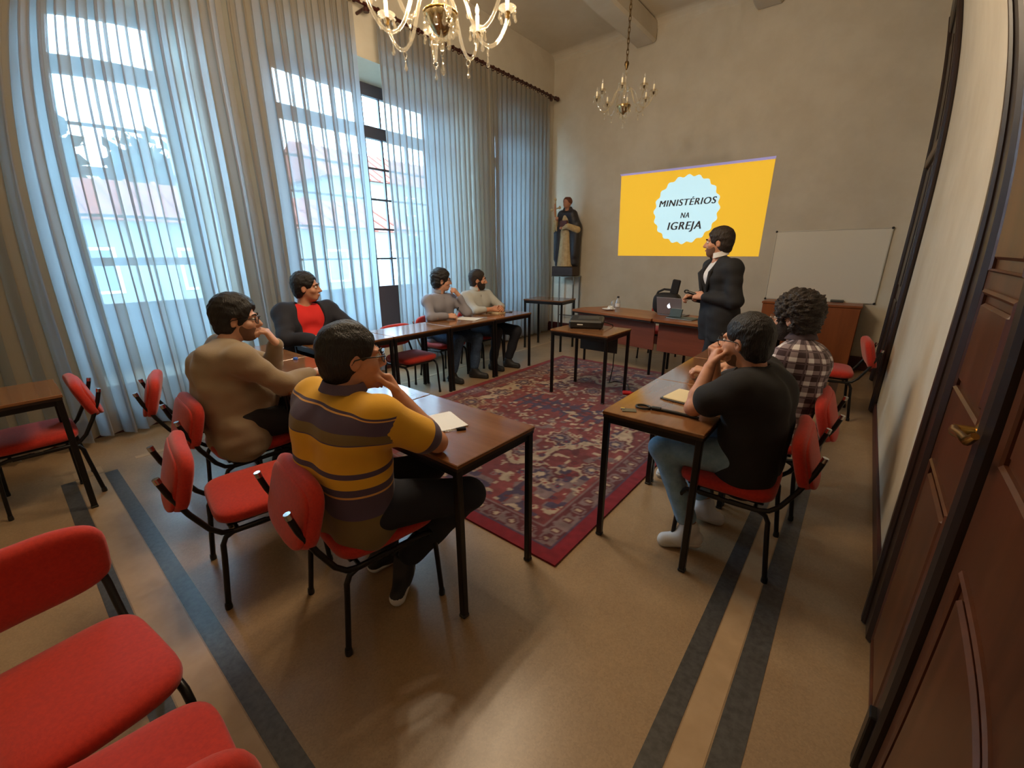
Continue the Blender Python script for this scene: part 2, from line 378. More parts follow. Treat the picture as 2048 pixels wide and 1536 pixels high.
def rod(label, y0, y1, ends):
    t = thing('curtain_rod', label, 'curtain rod', (-4.67, y0, 4.035))
    L_ = y1 - y0
    MB().tube([(0, 0, 0), (0, L_, 0)], .019, 10).build('pole', RODM, t)
    prof = [(.019, 0), (.03, .005), (.032, .02), (.018, .03), (.024, .045), (.036, .07), (.036, .09), (.022, .115), (.012, .13), (.002, .15)]
    for e in ends:
        R = Matrix.Rotation(-PI / 2 if e else PI / 2, 3, 'X')
        MB().lathe(prof, 14, (0, L_ if e else 0, 0), R).build('finial', RODM, t, 60)
        yb = L_ - .12 if e else .12
        MB().tube([(-.18, yb, -.03), (-.08, yb, -.03), (0, yb, -.028)], .016, 8).lathe([(.03, -.05), (.034, -.02), (.02, 0)], 12, (0, yb, -.02)).build('bracket', RODM, t, 60)
    n = int(L_ / .115); ring = None
    for i in range(n):
        y = .16 + i * (L_ - .3) / (n - 1)
        if ring is None:
            ring = MB().tube([(.03 * math.cos(a), 0, .03 * math.sin(a)) for a in [2 * PI * k / 14 for k in range(14)]], .0065, 6, closed=True).build('ring', RODM, t, 60); ring.location = (0, y, -.008)
        else:
            c = ring.copy(); COL.objects.link(c); c.parent = t; c.location = (0, y, -.008)
rod('dark turned wooden curtain rod with rings, from behind the lit chandelier to the far corner', 3.13, 6.87, (0, 1))
rod('dark wooden curtain rod over the first window and its pleated curtain', -1.2, 2.96, (1,))

# ---------------------------------------------------------------- rug
def rug():
    x0, x1, y0, y1 = -3.358, -.932, 1.467, 5.308; W, H = x1 - x0, y1 - y0; st = .0125
    nx, ny = int(W / st), int(H / st); X, Y = np.meshgrid(np.linspace(-W / 2, W / 2, nx), np.linspace(-H / 2, H / 2, ny))
    au, av = np.abs(X), np.abs(Y); d = np.minimum(W / 2 - au, H / 2 - av)
    c = lambda *q: np.array(lin(q))
    C = np.zeros((ny, nx, 3))
    def nz(s, seed):
        rg = np.random.default_rng(seed); g = rg.random((int(H / s) + 3, int(W / s) + 3)); xx = (X + W / 2) / s; yy = (Y + H / 2) / s
        i, j = xx.astype(int), yy.astype(int); fx, fy = xx - i, yy - j; fx = fx * fx * (3 - 2 * fx); fy = fy * fy * (3 - 2 * fy)
        return (g[j, i] * (1 - fx) + g[j, i + 1] * fx) * (1 - fy) + (g[j + 1, i] * (1 - fx) + g[j + 1, i + 1] * fx) * fy
    red, dred, cream, navy, grey, wine = c(138, 66, 62), c(98, 44, 46), c(176, 154, 130), c(76, 60, 80), c(128, 104, 102), c(130, 30, 38)
    n1 = nz(.22, 1)[..., None]; C[:] = red * (1 - n1 * .7) + dred * n1 * .7
    def put(m, col): C[m] = col
    ang = np.arctan2(av, au); f = (au / .92) ** 1.6 + (av / 1.22) ** 1.6 + .10 * np.sin(9 * ang) + .07 * np.sin(21 * au + 3) * np.sin(17 * av) + .16 * (nz(.16, 4) - .5)
    put((f > .82) & (f < 1.06), cream); put((f > 1.06) & (f < 1.11), dred); put((f > .78) & (f < .82), navy)
    put((np.abs(f - .94) < .03) & (np.sin(40 * ang) > .2), red)
    put((av < .16 + .08 * (np.floor(au / .12) % 2)) & (au < .54) & ((au + .03) % .12 < .055), navy); put((np.abs(av - .08) < .02) & (au < .5), navy)
    put((av < .02) & (au < .5), dred)
    put((f > 1.35) & (d > .24) & (nz(.10, 9) > .6), grey); put((f > 1.45) & (d > .24) & (nz(.07, 8) > .68), navy); put((f < .75) & (nz(.06, 31) > .74) & (av > .3), grey); put((nz(.045, 33) > .80) & (d > .24), cream)
    rg = np.random.default_rng(3)
    ros = [(0, 1.30, .19), (.62, 1.22, .15), (.40, .62, .13), (0, .66, .12), (.82, .45, .13), (.3, 1.02, .10), (.88, .95, .10), (.78, 0, .12)]
    for px, py, r in ros:
        dx, dy = au - px, av - py; rr = np.hypot(dx, dy) / r; an = np.arctan2(dy, dx); rr = rr * (1 + .14 * np.cos(8 * an))
        for lo, hi, col in ((.82, 1., cream), (.62, .82, dred), (.42, .62, grey), (.22, .42, navy), (0, .22, cream)): put((rr >= lo) & (rr < hi) & (d > .24), col)
    for k in range(150):
        px, py = rg.random() * W / 2, rg.random() * H / 2; r = .014 + .018 * rg.random(); rr = np.hypot(au - px, av - py) / r
        put((rr < 1) & (d > .24), [cream, navy, grey, dred, cream][k % 5]); put((rr < .4) & (d > .24), wine)
    L_ = np.where(W / 2 - au < H / 2 - av, Y, X)            # running coordinate along the border
    put(d < .235, dred); put((d < .235) & (d > .215), grey)
    ph = (L_ / .125) % 1 - .5; dd = (d - .15) / .125
    rr = np.hypot(ph, dd * .95); bd = (d < .21) & (d > .085)
    put(bd & (nz(.03, 6) > .58), grey); put(bd & (rr < .34), grey); put(bd & (rr < .24), dred); put(bd & (rr < .13), cream)
    put((d < .095) & (d > .08), navy)
    put(d < .08, wine)
    C *= (.72 + .5 * nz(.03, 12) * nz(.5, 13) ** .3)[..., None]
    Z = np.full((ny, nx), .011); Z += .0015 * nz(.05, 20)
    V = np.stack([X + (x0 + x1) / 2, Y + (y0 + y1) / 2, Z], -1).reshape(-1, 3)
    idx = np.arange(nx * ny).reshape(ny, nx)
    F = np.stack([idx[:-1, :-1], idx[:-1, 1:], idx[1:, 1:], idx[1:, :-1]], -1).reshape(-1, 4).tolist()
    per = np.concatenate([idx[0], idx[1:, -1], idx[-1, -2::-1], idx[-2:0:-1, 0]]); nb = len(per); base = len(V)
    B = V[per].copy(); B[:, 2] = .0005; V = np.concatenate([V, B]); Cc = np.concatenate([C.reshape(-1, 3), C.reshape(-1, 3)[per]])
    F += [(int(per[i]), int(base + i), int(base + (i + 1) % nb), int(per[(i + 1) % nb])) for i in range(nb)]
    me = bpy.data.meshes.new('rug'); me.from_pydata(V.tolist(), [], F)
    at = me.attributes.new('col', 'FLOAT_COLOR', 'POINT'); at.data.foreach_set('color', np.concatenate([Cc, np.ones((len(Cc), 1))], 1).astype(np.float32).ravel())
    tag(link('rug', me, attr_mat('rug_wool', rough=.95, bump=(400., .3), sheen=.2, spec=.1), None, 0), 'red oriental rug with cream medallion between the desks', 'rug')
rug()

# ---------------------------------------------------------------- school desks
DL, DD, DH = .733, .497, .74
def make_desk(label, L_=DL, D_=DD, H_=DH, group='school desks set out in a U'):
    t = thing('school_desk', label, 'desk', group=group)
    MB().box((0, 0, H_ - .0095), (L_ - .004, D_ - .004, .019), bev=.003).build('tabletop', DESKTOP, t)
    MB().box((0, 0, H_ - .026), (L_ - .012, D_ - .012, .014)).build('underside', DESKEDGE, t)
    fr = MB(); h = H_ - .049
    for sx in (-1, 1): fr.box((sx * (L_ / 2 - .03), 0, h), (.028, D_ - .06, .034), bev=.003)
    for sy in (-1, 1): fr.box((0, sy * (D_ / 2 - .03), h), (L_ - .06, .028, .034), bev=.003)
    fr.build('frame', BLACK, t)
    for sx in (-1, 1):
        for sy in (-1, 1):
            lg = MB().box((sx * (L_ / 2 - .022), sy * (D_ / 2 - .022), (H_ - .03) / 2 + .006), (.03, .03, H_ - .042), bev=.004).build('leg', BLACK, t)
            MB().box((sx * (L_ / 2 - .022), sy * (D_ / 2 - .022), .008), (.034, .034, .016), bev=.004).build('foot_cap', BLACKPL, lg)
    return t
desk0 = make_desk('brown-topped school desk under the yellow-striped man, at the near end of its row')
desk0.location = (-1.05 - DL / 2, .952 + DD / 2, 0)
xs = -1.05 - DL
dup(desk0, (xs - DL / 2 - .003, .952 + DD / 2, 0), 0, 'brown-topped school desk beside the striped man, in front of the empty chair')
dup(desk0, (xs - DL * 1.5 - .006, .952 + DD / 2, 0), 0, 'brown-topped school desk where the man in the beige sweater writes')
dup(desk0, (xs - DL * 2.5 - .009, .952 + DD / 2, 0), 0, 'brown-topped corner desk in front of the empty chair nearest the curtain')
Y7 = 4.557; xw = -3.3945 - DD / 2
wl = ['brown-topped school desk under the white-shirted bearded man, nearest the far wall', 'brown-topped school desk under the man in glasses and grey shirt', 'brown-topped school desk in front of the empty red chair by the curtains', 'brown-topped school desk in front of the man in the red top']
for i, l in enumerate(wl): dup(desk0, (xw, Y7 - DL * (i + .5) - .003 * i, 0), PI / 2, l)
xr2 = -.9085 + DD / 2
rl = ['brown-topped school desk in front of the man in the black t-shirt', 'brown-topped school desk in front of the man in the checked shirt', 'brown-topped school desk at the far end of the right row, beside the standing man']
for i, l in enumerate(rl): dup(desk0, (xr2, 1.822 + DL * (i + .5) + .003 * i, 0), PI / 2, l)
dup(desk0, (-3.425 - DD / 2, .13 - DL / 2, 0), PI / 2, 'brown-topped school desk by the curtains at the left edge')
pd = make_desk('small square black-legged table carrying the projector on the rug', .681, .557, .716, 'small side tables'); pd.location = (-2.182, 3.997, .008)
MB().box((0, .19, .56), (.46, .012, .24), bev=.003).build('shelf_panel', M('dark_panel', (40, 44, 42), .5), pd)
st = make_desk('small black-legged side table in the far corner below the statue', .70, .50, .80, 'small side tables'); st.location = (-3.90, 5.72, 0); st.rotation_euler = (0, 0, .12)

# ---------------------------------------------------------------- red chairs
def make_chair(label, group='red upholstered chairs'):
    t = thing('red_chair', label, 'chair', group=group)
    MB().cushion((0, .015, .419), (.44, .43, .085), .38, .62).build('seat', REDFAB, t, 180)
    MB().box((0, .01, .374), (.34, .34, .014), bev=.004).build('seat_board', BLACKPL, t)
    Rb = Matrix.Rotation(PI / 2 - .28, 3, 'X')
    MB().cushion((0, -.275, .625), (.45, .265, .074), .5, .62, Rb, -.014).build('backrest', REDFAB, t, 180)
    MB().cushion((0, -.304, .617), (.41, .24, .03), .5, .5, Rb, -.012).build('back_shell', REDFAB, t, 180)
    r = .0115
    for s in (-1, 1):
        x = s * .2
        sd = MB().tube([(x * .95, -.336, .66), (x * .96, -.318, .60), (x, -.274, .50), (x, -.222, .405), (x, -.185, .368), (x, -.14, .355), (x, -.04, .353), (x, .12, .355)], r, 8)
        sd.build('side_tube', BLACK, t, 60)
        MB().tube([(x * .95, -.336, .66), (x * .95, -.341, .682)], .0125, 8).build('chrome_tip', CHROME, t, 60)
        MB().tube([(x, .02, .357), (x, .14, .359), (x, .178, .351), (x, .198, .32), (x, .205, .25), (x * 1.04, .215, .012)], r, 8).build('leg', BLACK, t, 60)
        MB().tube([(x, -.02, .357), (x, -.14, .357), (x, -.175, .341), (x, -.19, .31), (x, -.195, .25), (x * 1.06, -.222, .012)], r, 8).build('leg', BLACK, t, 60)
        for yy, k in ((.215, 1.04), (-.222, 1.06)): MB().lathe([(.014, .0), (.015, .01), (.013, .03)], 10, (x * k, yy, 0)).build('rubber_foot', BLACKPL, t, 60)
    for yy in (-.13, .13): MB().tube([(-.2, yy, .354), (.2, yy, .354)], .009, 8).build('cross_bar', BLACK, t, 60)
    return t
chair0 = make_chair('empty red chair between the striped man and the man in the beige sweater')
chair0.location = (-2.09, .60, 0); chair0.rotation_euler = (0, 0, -.15)
CH = [
    (-1.475, .81, -.13, 'red chair under the man in the yellow-striped polo shirt'),
    (-2.76, .80, -.06, 'red chair under the man in the beige sweater'),
    (-3.46, .80, -.25, 'empty red chair by the curtain, left of the man in the beige sweater'),
    (-4.02, 1.80, -PI / 2 + .15, 'red chair under the man in the red top and dark jacket'),
    (-3.72, 2.77, -PI / 2, 'empty red chair pushed under the window row, right of the man in the red top'),
    (-4.0, 3.50, -PI / 2, 'red chair under the man in glasses and grey shirt'),
    (-4.02, 4.24, -PI / 2, 'red chair under the bearded man in the white shirt'),
    (-.335, 2.22, PI / 2 + .03, 'red chair under the man in the black t-shirt'),
    (-.30, 2.875, PI / 2, 'red chair under the man in the checked shirt'),
    (-.13, 4.97, PI / 2 + .1, 'empty red chair against the right wall below the whiteboard'),
    (-3.86, -.04, PI, 'red chair tucked under the desk at the left edge'),
    (-1.392, -.135, -PI / 2 + .14, 'large red chair in the near left corner, its backrest facing the camera'),
    (-.90, -.105, PI / 2 - .05, 'red chair cut off by the bottom edge, seat towards the near left chair'),
    (-2.22, 6.12, PI, 'chair behind the two front desks, mostly hidden by their panels'),
]
for x, y, r, l in CH: dup(chair0, (x, y, 0), r, l)

# ---------------------------------------------------------------- front desks and what is on them
FW = wood('front_desk_wood', (156, 96, 58), (134, 78, 44), .3, 0, 5.)
FP = wood('front_desk_panel', (132, 70, 50), (112, 58, 42), .4, 0, 4.)
def front_desk(label, loc, rz, L_, left):
    t = thing('front_desk', label, 'desk', loc, rz, 'front desks')
    c = .16 if left else .02
    MB().poly([(0, 0), (L_, 0), (L_, .66), (c, .66), (-.03, .3 if left else .1)], .722, .75).build('tabletop', FW, t)
    MB().poly([(0.015, .012), (L_ - .01, .012), (L_ - .01, .65), (c, .65), (0, .3 if left else .1)], .70, .722).build('top_underside', DESKEDGE, t)
    MB().box((L_ / 2 + .01, .12, .52), (L_ - .03, .018, .34), bev=.003).build('modesty_panel', FP, t)
    for x in (.1, L_ - .1): MB().box((x, .13, .69), (.03, .012, .06)).build('panel_bracket', DESKEDGE, t)
    for x, y in ((.12, .16), (L_ - .06, .16), (.16, .6), (L_ - .06, .6)): MB().box((x, y, .355), (.028, .028, .69), bev=.004).build('leg', BLACK, t)
    return t
front_desk('long brown front desk with water bottle and plate on it', (-3.12, 5.15, 0), -.182, 1.25, True)
front_desk('brown front desk carrying the laptop, behind the standing man', (-1.87, 4.925, 0), -.14, 1.25, False)
t = thing('laptop', 'open silver laptop with a lit emblem on its lid, on the front desk', 'laptop', (-1.80, 5.28, .751), -.13)
ALU = M('aluminium', (150, 146, 150), .35, .6)
MB().box((0, .11, .008), (.32, .22, .016), bev=.005).build('base', ALU, t)
MB().box((0, .10, .0168), (.27, .10, .002)).build('keyboard', BLACKPL, t)
Rl = Matrix.Rotation(.24, 3, 'X')
ld_ = MB().box(Rl @ Vector((0, 0, .115)) + Vector((0, -.002, .014)), (.325, .008, .215), bev=.004, rot=Rl).build('lid', ALU, t)
MB().box(Rl @ Vector((0, .0052, .115)) + Vector((0, -.002, .014)), (.30, .002, .19), rot=Rl).build('screen', M('screen_glow', (120, 130, 150), .3, emit=.5), ld_)
GLOW = M('emblem_glow', (235, 240, 255), .4, emit=1.6)
ap = MB(); pts = [(.022 * (1 + .10 * math.cos(2 * a) - .12 * (abs(math.sin(a)) > .97 and math.sin(a) > 0)) * math.cos(a) * .95, .026 * math.sin(a) * (1 + .06 * math.cos(3 * a))) for a in [2 * PI * k / 36 for k in range(36)]]
pts = [(x - (.010 * max(0, 1 - ((y - .004) / .012) ** 2) if x > 0 and abs(y - .004) < .012 else 0), y) for x, y in pts]
Re = Rl @ Matrix.Rotation(PI / 2, 3, 'X'); ce_ = Rl @ Vector((0, -.0042, .115)) + Vector((0, -.002, .014))
ap.poly(pts, 0, .0012, Re, ce_); ap.poly([(.0, .029), (.006, .031), (.012, .040), (.005, .038)], 0, .0012, Re, ce_)
ap.build('lid_emblem', GLOW, ld_, 0)
TEAL = M('teal_cover', (44, 62, 62), .45)
t = thing('folder', 'dark teal folder lying beside the laptop on the front desk', 'folder', (-1.60, 5.16, .751), -.2)
MB().box((0, 0, .012), (.34, .20, .004), bev=.001).box((0, 0, .002), (.34, .20, .004), bev=.001).build('cover', TEAL, t); MB().box((.004, 0, .007), (.325, .19, .006)).build('pages', PAPER, t)
t = thing('book', 'small dark teal book leaning on the laptop lid', 'book', (-1.70, 5.19, .751), -.13)
Rk = Matrix.Rotation(-.35, 3, 'X')
MB().box(Rk @ Vector((0, .0, .055)), (.15, .018, .11), bev=.003, rot=Rk).build('cover', TEAL, t); MB().box(Rk @ Vector((0.002, .0, .0555)), (.142, .012, .112), rot=Rk).build('pages', PAPER, t)
BAGM = M('backpack_nylon', (24, 20, 22), .7, bump=(200., .2))
t = thing('backpack', 'black backpack standing behind the laptop with a strap loop up', 'backpack', (-1.93, 5.52, .751), .1)
MB().cushion((0, 0, .13), (.34, .20, .27), .5, .6).build('bag_body', BAGM, t, 180)
MB().tube([(-.15, .0, .20), (-.12, 0, .27), (-.05, 0, .305), (.03, 0, .30), (.06, 0, .27)], .014, 8).build('strap', BAGM, t, 60)
MB().box((.085, 0, .33), (.10, .035, .20), bev=.012, rot=Matrix.Rotation(.14, 3, 'Y')).build('padded_strap', BAGM, t)
t = thing('water_bottle', 'clear plastic water bottle with dark cap on the front desk', 'bottle', (-2.47, 5.22, .751))
MB().lathe([(.0, .0), (.03, .0), (.032, .01), (.031, .05), (.032, .09), (.032, .12), (.026, .15), (.014, .175), (.013, .19)], 20).build('bottle_body', CLEAR, t, 60)
MB().lathe([(.0325, .075), (.0328, .08), (.0328, .115), (.0325, .12)], 20, cap=False).build('label_band', M('bottle_label', (225, 225, 228), .5), t, 60)
MB().lathe([(.015, .188), (.0155, .19), (.0155, .207), (.013, .21)], 16).build('cap', M('dark_cap', (40, 34, 40), .4), t, 60)
t = thing('plate', 'white saucer beside the water bottle on the front desk', 'plate', (-2.66, 5.35, .751))
MB().lathe([(.0, .003), (.045, .003), (.05, .0), (.055, .004), (.09, .018), (.093, .02), (.088, .021), (.05, .009), (.0, .007)], 28, cap=False).build('dish', PAPER, t, 60)
t = thing('napkin', 'crumpled white napkin on the saucer', 'napkin', (-2.63, 5.34, .762))
mb = MB(); rg = random.Random(4)
mb.cushion((0, 0, .022), (.075, .06, .04), .8, .8, nu=18, nv=10); mb.v = [(x * (1 + .35 * rg.uniform(-1, 1)), y * (1 + .35 * rg.uniform(-1, 1)), max(0, z * (1 + .3 * rg.uniform(-1, 1)))) for x, y, z in mb.v]
mb.build('crumple', PAPER, t, 0)
t = thing('cup', 'small clear cup turned down on a cup behind the saucer', 'cup', (-2.67, 5.50, .751))
MB().lathe([(.03, 0), (.036, .03), (.038, .07), (.035, .07), (.033, .03), (.0, .004)], 20, cap=False).build('lower_cup', CLEAR, t, 60)
MB().lathe([(.036, .072), (.032, .10), (.02, .125), (.0, .128)], 20, cap=False).build('upper_cup', CLEAR, t, 60)

# projector with cable, red adapter on the rug
t = thing('projector', 'black projector tilted up on the small table over the rug', 'projector', (-2.27, 4.06, .725), .42)
DK = M('projector_shell', (34, 33, 32), .45, bump=(300., .1))
Rp = Matrix.Rotation(.10, 3, 'X')
MB().box(Rp @ Vector((0, 0, .06)), (.36, .27, .085), bev=.016, rot=Rp).build('shell', DK, t)
MB().box(Rp @ Vector((.02, .02, .104)), (.22, .14, .004), bev=.002, rot=Rp).build('top_panel', M('projector_top', (52, 52, 50), .4), t)
MB().lathe([(.032, 0), (.034, .02), (.027, .022), (.024, .012), (.0, .014)], 20, Rp @ Vector((.10, .128, .065)), Rp @ Matrix.Rotation(-PI / 2, 3, 'X')).build('lens', BLACKPL, t, 60)
MB().box(Rp @ Vector((-.06, -.1355, .062)), (.06, .002, .012), rot=Rp).build('badge', PAPER, t)
for k in range(7): MB().box(Rp @ Vector((.06 + .014 * k, -.1355, .062)), (.006, .003, .05), rot=Rp).build('vent_slat', BLACKPL, t)
for x in (-.15, .15): MB().lathe([(.012, 0), (.014, .008), (.010, .012), (.010, .03)], 12, (x, -.10, 0)).build('foot', BLACKPL, t, 60)
cb = MB().tube([(-2.12, 4.18, .78), (-2.08, 4.30, .74), (-2.05, 4.33, .60), (-2.06, 4.34, .25), (-2.1, 4.36, .05), (-2.16, 4.44, .018), (-2.10, 4.56, .018), (-1.94, 4.52, .018), (-1.86, 4.36, .018), (-1.80, 4.24, .02)], .006, 8)
tag(cb.build('power_cable', BLACKPL, None, 60), 'thin black cable hanging from the projector down to the rug', 'cable')
t = thing('plug_adapter', 'red plug adapter lying on the rug under the projector table', 'adapter', (-1.80, 4.19, .014), .5)
RP = M('red_plastic', (226, 36, 40), .4)
MB().box((0, 0, .018), (.10, .06, .034), bev=.01).build('body', RP, t); MB().tube([(.045, 0, .018), (.09, .01, .014), (.14, .05, .01)], .008, 8).build('lead', RP, t, 60)
tag(MB().tube([(-1.74, 4.20, .02), (-1.6, 4.4, .016), (-1.45, 4.8, .016), (-1.5, 5.2, .02), (-1.56, 5.45, .006), (-1.7, 5.5, .006)], .004, 6).build('floor_cable', BLACKPL, None, 60), 'thin dark cable running from the red adapter towards the front desks', 'cable')

# ---------------------------------------------------------------- far wall: projected slide, whiteboard, cabinet, statue
yw_ = YF - .002
t = thing('projected_slide', 'yellow projected slide with a white scalloped badge on the far wall', 'projection', (0, 0, 0))  # thin glowing panels on the wall stand in for the projector's light
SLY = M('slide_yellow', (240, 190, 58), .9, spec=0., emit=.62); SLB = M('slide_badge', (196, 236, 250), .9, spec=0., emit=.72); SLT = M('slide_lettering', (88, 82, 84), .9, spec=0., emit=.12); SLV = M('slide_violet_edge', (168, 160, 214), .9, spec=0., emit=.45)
qd = lambda p, y: MB().add([(x, y, z) for x, z in p] + [(x, y + .0015, z) for x, z in p], [(0, 1, 2, 3), (7, 6, 5, 4), (0, 4, 5, 1), (1, 5, 6, 2), (2, 6, 7, 3), (3, 7, 4, 0)])
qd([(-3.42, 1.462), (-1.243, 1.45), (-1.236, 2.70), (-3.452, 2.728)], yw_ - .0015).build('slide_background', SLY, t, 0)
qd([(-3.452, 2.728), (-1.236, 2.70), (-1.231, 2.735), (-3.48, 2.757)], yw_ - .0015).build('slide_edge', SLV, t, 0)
pts = []
for k in range(240):
    a = 2 * PI * k / 240; r = .485 + .016 * math.cos(20 * a); pts.append((r * math.cos(a), r * 1.0 * math.sin(a)))
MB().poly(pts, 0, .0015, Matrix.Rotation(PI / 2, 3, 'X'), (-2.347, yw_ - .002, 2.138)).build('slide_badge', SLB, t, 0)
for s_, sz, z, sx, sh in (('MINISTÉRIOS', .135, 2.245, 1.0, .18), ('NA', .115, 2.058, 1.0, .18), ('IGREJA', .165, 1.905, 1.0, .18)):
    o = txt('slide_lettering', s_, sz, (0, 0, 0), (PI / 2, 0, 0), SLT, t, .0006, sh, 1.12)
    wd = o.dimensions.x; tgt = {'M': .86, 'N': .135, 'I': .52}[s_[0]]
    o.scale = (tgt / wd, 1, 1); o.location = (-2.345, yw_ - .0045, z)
WBM = M('whiteboard_enamel', (222, 216, 202), .3)
t = thing('whiteboard', 'white wall board beside the slide, above the brown cabinet', 'whiteboard', (-.465, YF, 1.323))
MB().box((0, -.012, 0), (1.19, .012, .90)).build('board', WBM, t)
for z in (-.452, .452): MB().box((0, -.014, z), (1.21, .018, .014), bev=.003).build('frame_rail', M('board_frame', (196, 190, 178), .4, .2), t)
for x in (-.60, .60): MB().box((x, -.014, 0), (.014, .018, .90), bev=.003).build('frame_rail', MATS['board_frame'], t)
for x in (-.60, .60): 
    for z in (-.452, .452): MB().lathe([(.014, 0), (.014, .004), (.008, .008), (.0, .009)], 12, (x, -.024, z), Matrix.Rotation(PI / 2, 3, 'X')).build('corner_cap', BLACKPL, t, 60)
MB().box((.1, -.045, -.462), (.8, .06, .008), bev=.002).build('pen_tray', MATS['board_frame'], t)
t = thing('marker_pen', 'white marker pen with dark cap in the whiteboard tray', 'marker', (-.50, YF - .045, .874))
MB().tube([(-.06, 0, 0), (.03, 0, 0)], .008, 10).build('barrel', PAPER, t, 60); MB().tube([(.03, 0, 0), (.065, 0, 0)], .009, 10).build('cap', BLACKPL, t, 60)
t = thing('board_eraser', 'grey felt eraser in the whiteboard tray', 'eraser', (-.24, YF - .045, .866))
MB().box((0, 0, .025), (.14, .045, .02), bev=.004).build('grip', M('eraser_grip', (92, 92, 84), .6), t); MB().box((0, 0, .0085), (.135, .042, .014)).build('felt', M('eraser_felt', (60, 58, 54), .95), t)
CABW = wood('cabinet_wood', (150, 82, 40), (128, 66, 30), .4, 2, 4.)
t = thing('wood_cabinet', 'brown wooden cabinet standing below the whiteboard', 'cabinet', (-.50, 6.87, 0))
MB().box((0, 0, .44), (1.05, .36, .80), bev=.004).build('carcass', CABW, t)
MB().box((0, -.005, .855), (1.07, .38, .028), bev=.004).build('top_board', CABW, t)
MB().box((0, 0, .02), (1.0, .32, .04)).build('plinth', DESKEDGE, t)
for s in (-1, 1):
    dr = MB().box((s * .262, -.184, .44), (.515, .012, .77), bev=.003).build('door', CABW, t)
    MB().lathe([(.004, 0), (.005, .012), (.012, .018), (.010, .026), (0, .028)], 12, (s * .05, -.19, .5), Matrix.Rotation(PI / 2, 3, 'X')).build('knob', BRASS, dr, 60)

# statue on its thin metal stand
t = thing('statue_stand', 'thin grey metal stand behind the side table, under the statue', 'stand', (-4.34, 6.90, 0))
GM = M('grey_metal', (128, 124, 116), .4, .6)
for x in (-.225, .225):
    for y in (-.11, .11): MB().box((x, y, .55), (.024, .024, 1.10), bev=.003).build('leg', GM, t)
MB().box((0, 0, 1.095), (.50, .27, .016), bev=.003).build('shelf', GM, t)
MB().box((0, .11, .35), (.45, .014, .02)).build('stretcher', GM, t)

# ---------------------------------------------------------------- papers and small things on the desks
def sheet(label, loc, rz, sz=(.21, .297), n=3, cat='paper', group='sheets of paper on the desks'):
    t = thing('paper_sheet', label, cat, loc, rz, group)
    for k in range(n): MB().box((.003 * k, -.002 * k, .0012 + .0016 * k), (sz[0], sz[1], .0012), rz=.02 * k).build('sheet', PAPER, t, 0)
    return t
def pen(label, loc, rz, body=None, ln=.14):
    t = thing('pen', label, 'pen', loc, rz, 'pens on the desks')
    MB().tube([(-ln / 2, 0, .005), (ln * .2, 0, .005)], .0045, 8).build('barrel', body or CLEAR, t, 60)
    MB().tube([(ln * .2, 0, .005), (ln * .5, 0, .005)], .0055, 8).build('pen_cap', BLACKPL, t, 60)
    MB().box((ln * .33, 0, .0115), (.045, .004, .002)).build('clip', BLACKPL, t, 0)
    return t
zt = DH + .0006
sheet('white sheets of paper beside the striped man\'s elbow', (-1.44, 1.15, zt), -.35)
pen('clear ballpoint with black cap beside the striped man\'s papers', (-1.31, 1.16, zt), .95)
sheet('white sheets under the writing hand of the man in the beige sweater', (-2.74, 1.30, zt), .25)
sheet('sheet of paper in front of the man in glasses and grey shirt', (-3.66, 3.62, zt), PI / 2 + .25, n=2)
t = thing('notepad', 'cream notepad under the hands of the bearded man in the white shirt', 'notepad', (-3.76, 4.24, zt), PI / 2)
MB().box((0, 0, .006), (.15, .21, .012), bev=.001).build('pages', M('cream_paper', (232, 216, 176), .8), t); MB().box((0, .1, .007), (.152, .02, .0145)).build('binding', M('binding', (120, 90, 60), .7), t)
pen('dark pen beside the bearded man\'s notepad', (-3.66, 4.36, zt), .8, BLACKPL)
t = thing('open_notebook', 'open cream notebook with ribbon, at the black t-shirted man\'s elbow', 'notebook', (-.585, 2.27, zt), -.12)
CRP = MATS['cream_paper']
MB().box((0, 0, .003), (.30, .215, .006), bev=.002).build('cover', BLACKPL, t)
for s in (-1, 1): MB().cushion((s * .07, 0, .009), (.138, .205, .012), .12, .3, nu=32, nv=8).build('pages', CRP, t)
MB().tube([(0, .1, .0165), (.01, .02, .0172), (.03, -.06, .0172), (.05, -.13, .004)], .0022, 6).build('ribbon', M('ribbon', (96, 78, 60), .7), t, 60)
sheet('white papers between the checked-shirt man\'s forearms', (-.60, 2.82, zt), .4)
t = thing('pen', 'black pen on the checked-shirt man\'s papers', 'pen', (-.56, 2.80, zt + .006), 1.2); MB().tube([(-.07, 0, .004), (.07, 0, .004)], .005, 8).build('barrel', BLACKPL, t, 60)
t = thing('lanyard', 'folded black cord loop with clip lying near the desk corner', 'lanyard', (-.64, 2.0, zt), .12)
MB().tube([(-.12 + .035 * math.cos(a), .028 * math.sin(a), .006) for a in [2 * PI * k / 16 for k in range(16)]], .006, 8, closed=True).build('loop', BLACKPL, t, 60)
MB().box((-.055, 0, .009), (.05, .022, .016), bev=.004).build('clip', BLACKPL, t); MB().tube([(-.03, 0, .007), (.05, -.008, .007), (.15, -.02, .006)], [.008, .009, .006], 8).build('strap', BLACKPL, t, 60)
t = thing('key_card', 'small grey key card lying at the front corner of the right row', 'card', (-.80, 1.905, zt), .5)
MB().box((0, 0, .0015), (.07, .045, .003), bev=.001).build('card', M('card_grey', (96, 92, 76), .4), t); MB().lathe([(.012, 0), (.012, .002), (.006, .0025)], 14, (-.03, .015, .003)).build('ring', CHROME, t, 60)
t = thing('blue_cap', 'small blue bottle cap on the desk by the beige-sweater man\'s watch', 'cap', (-3.22, 1.34, zt))
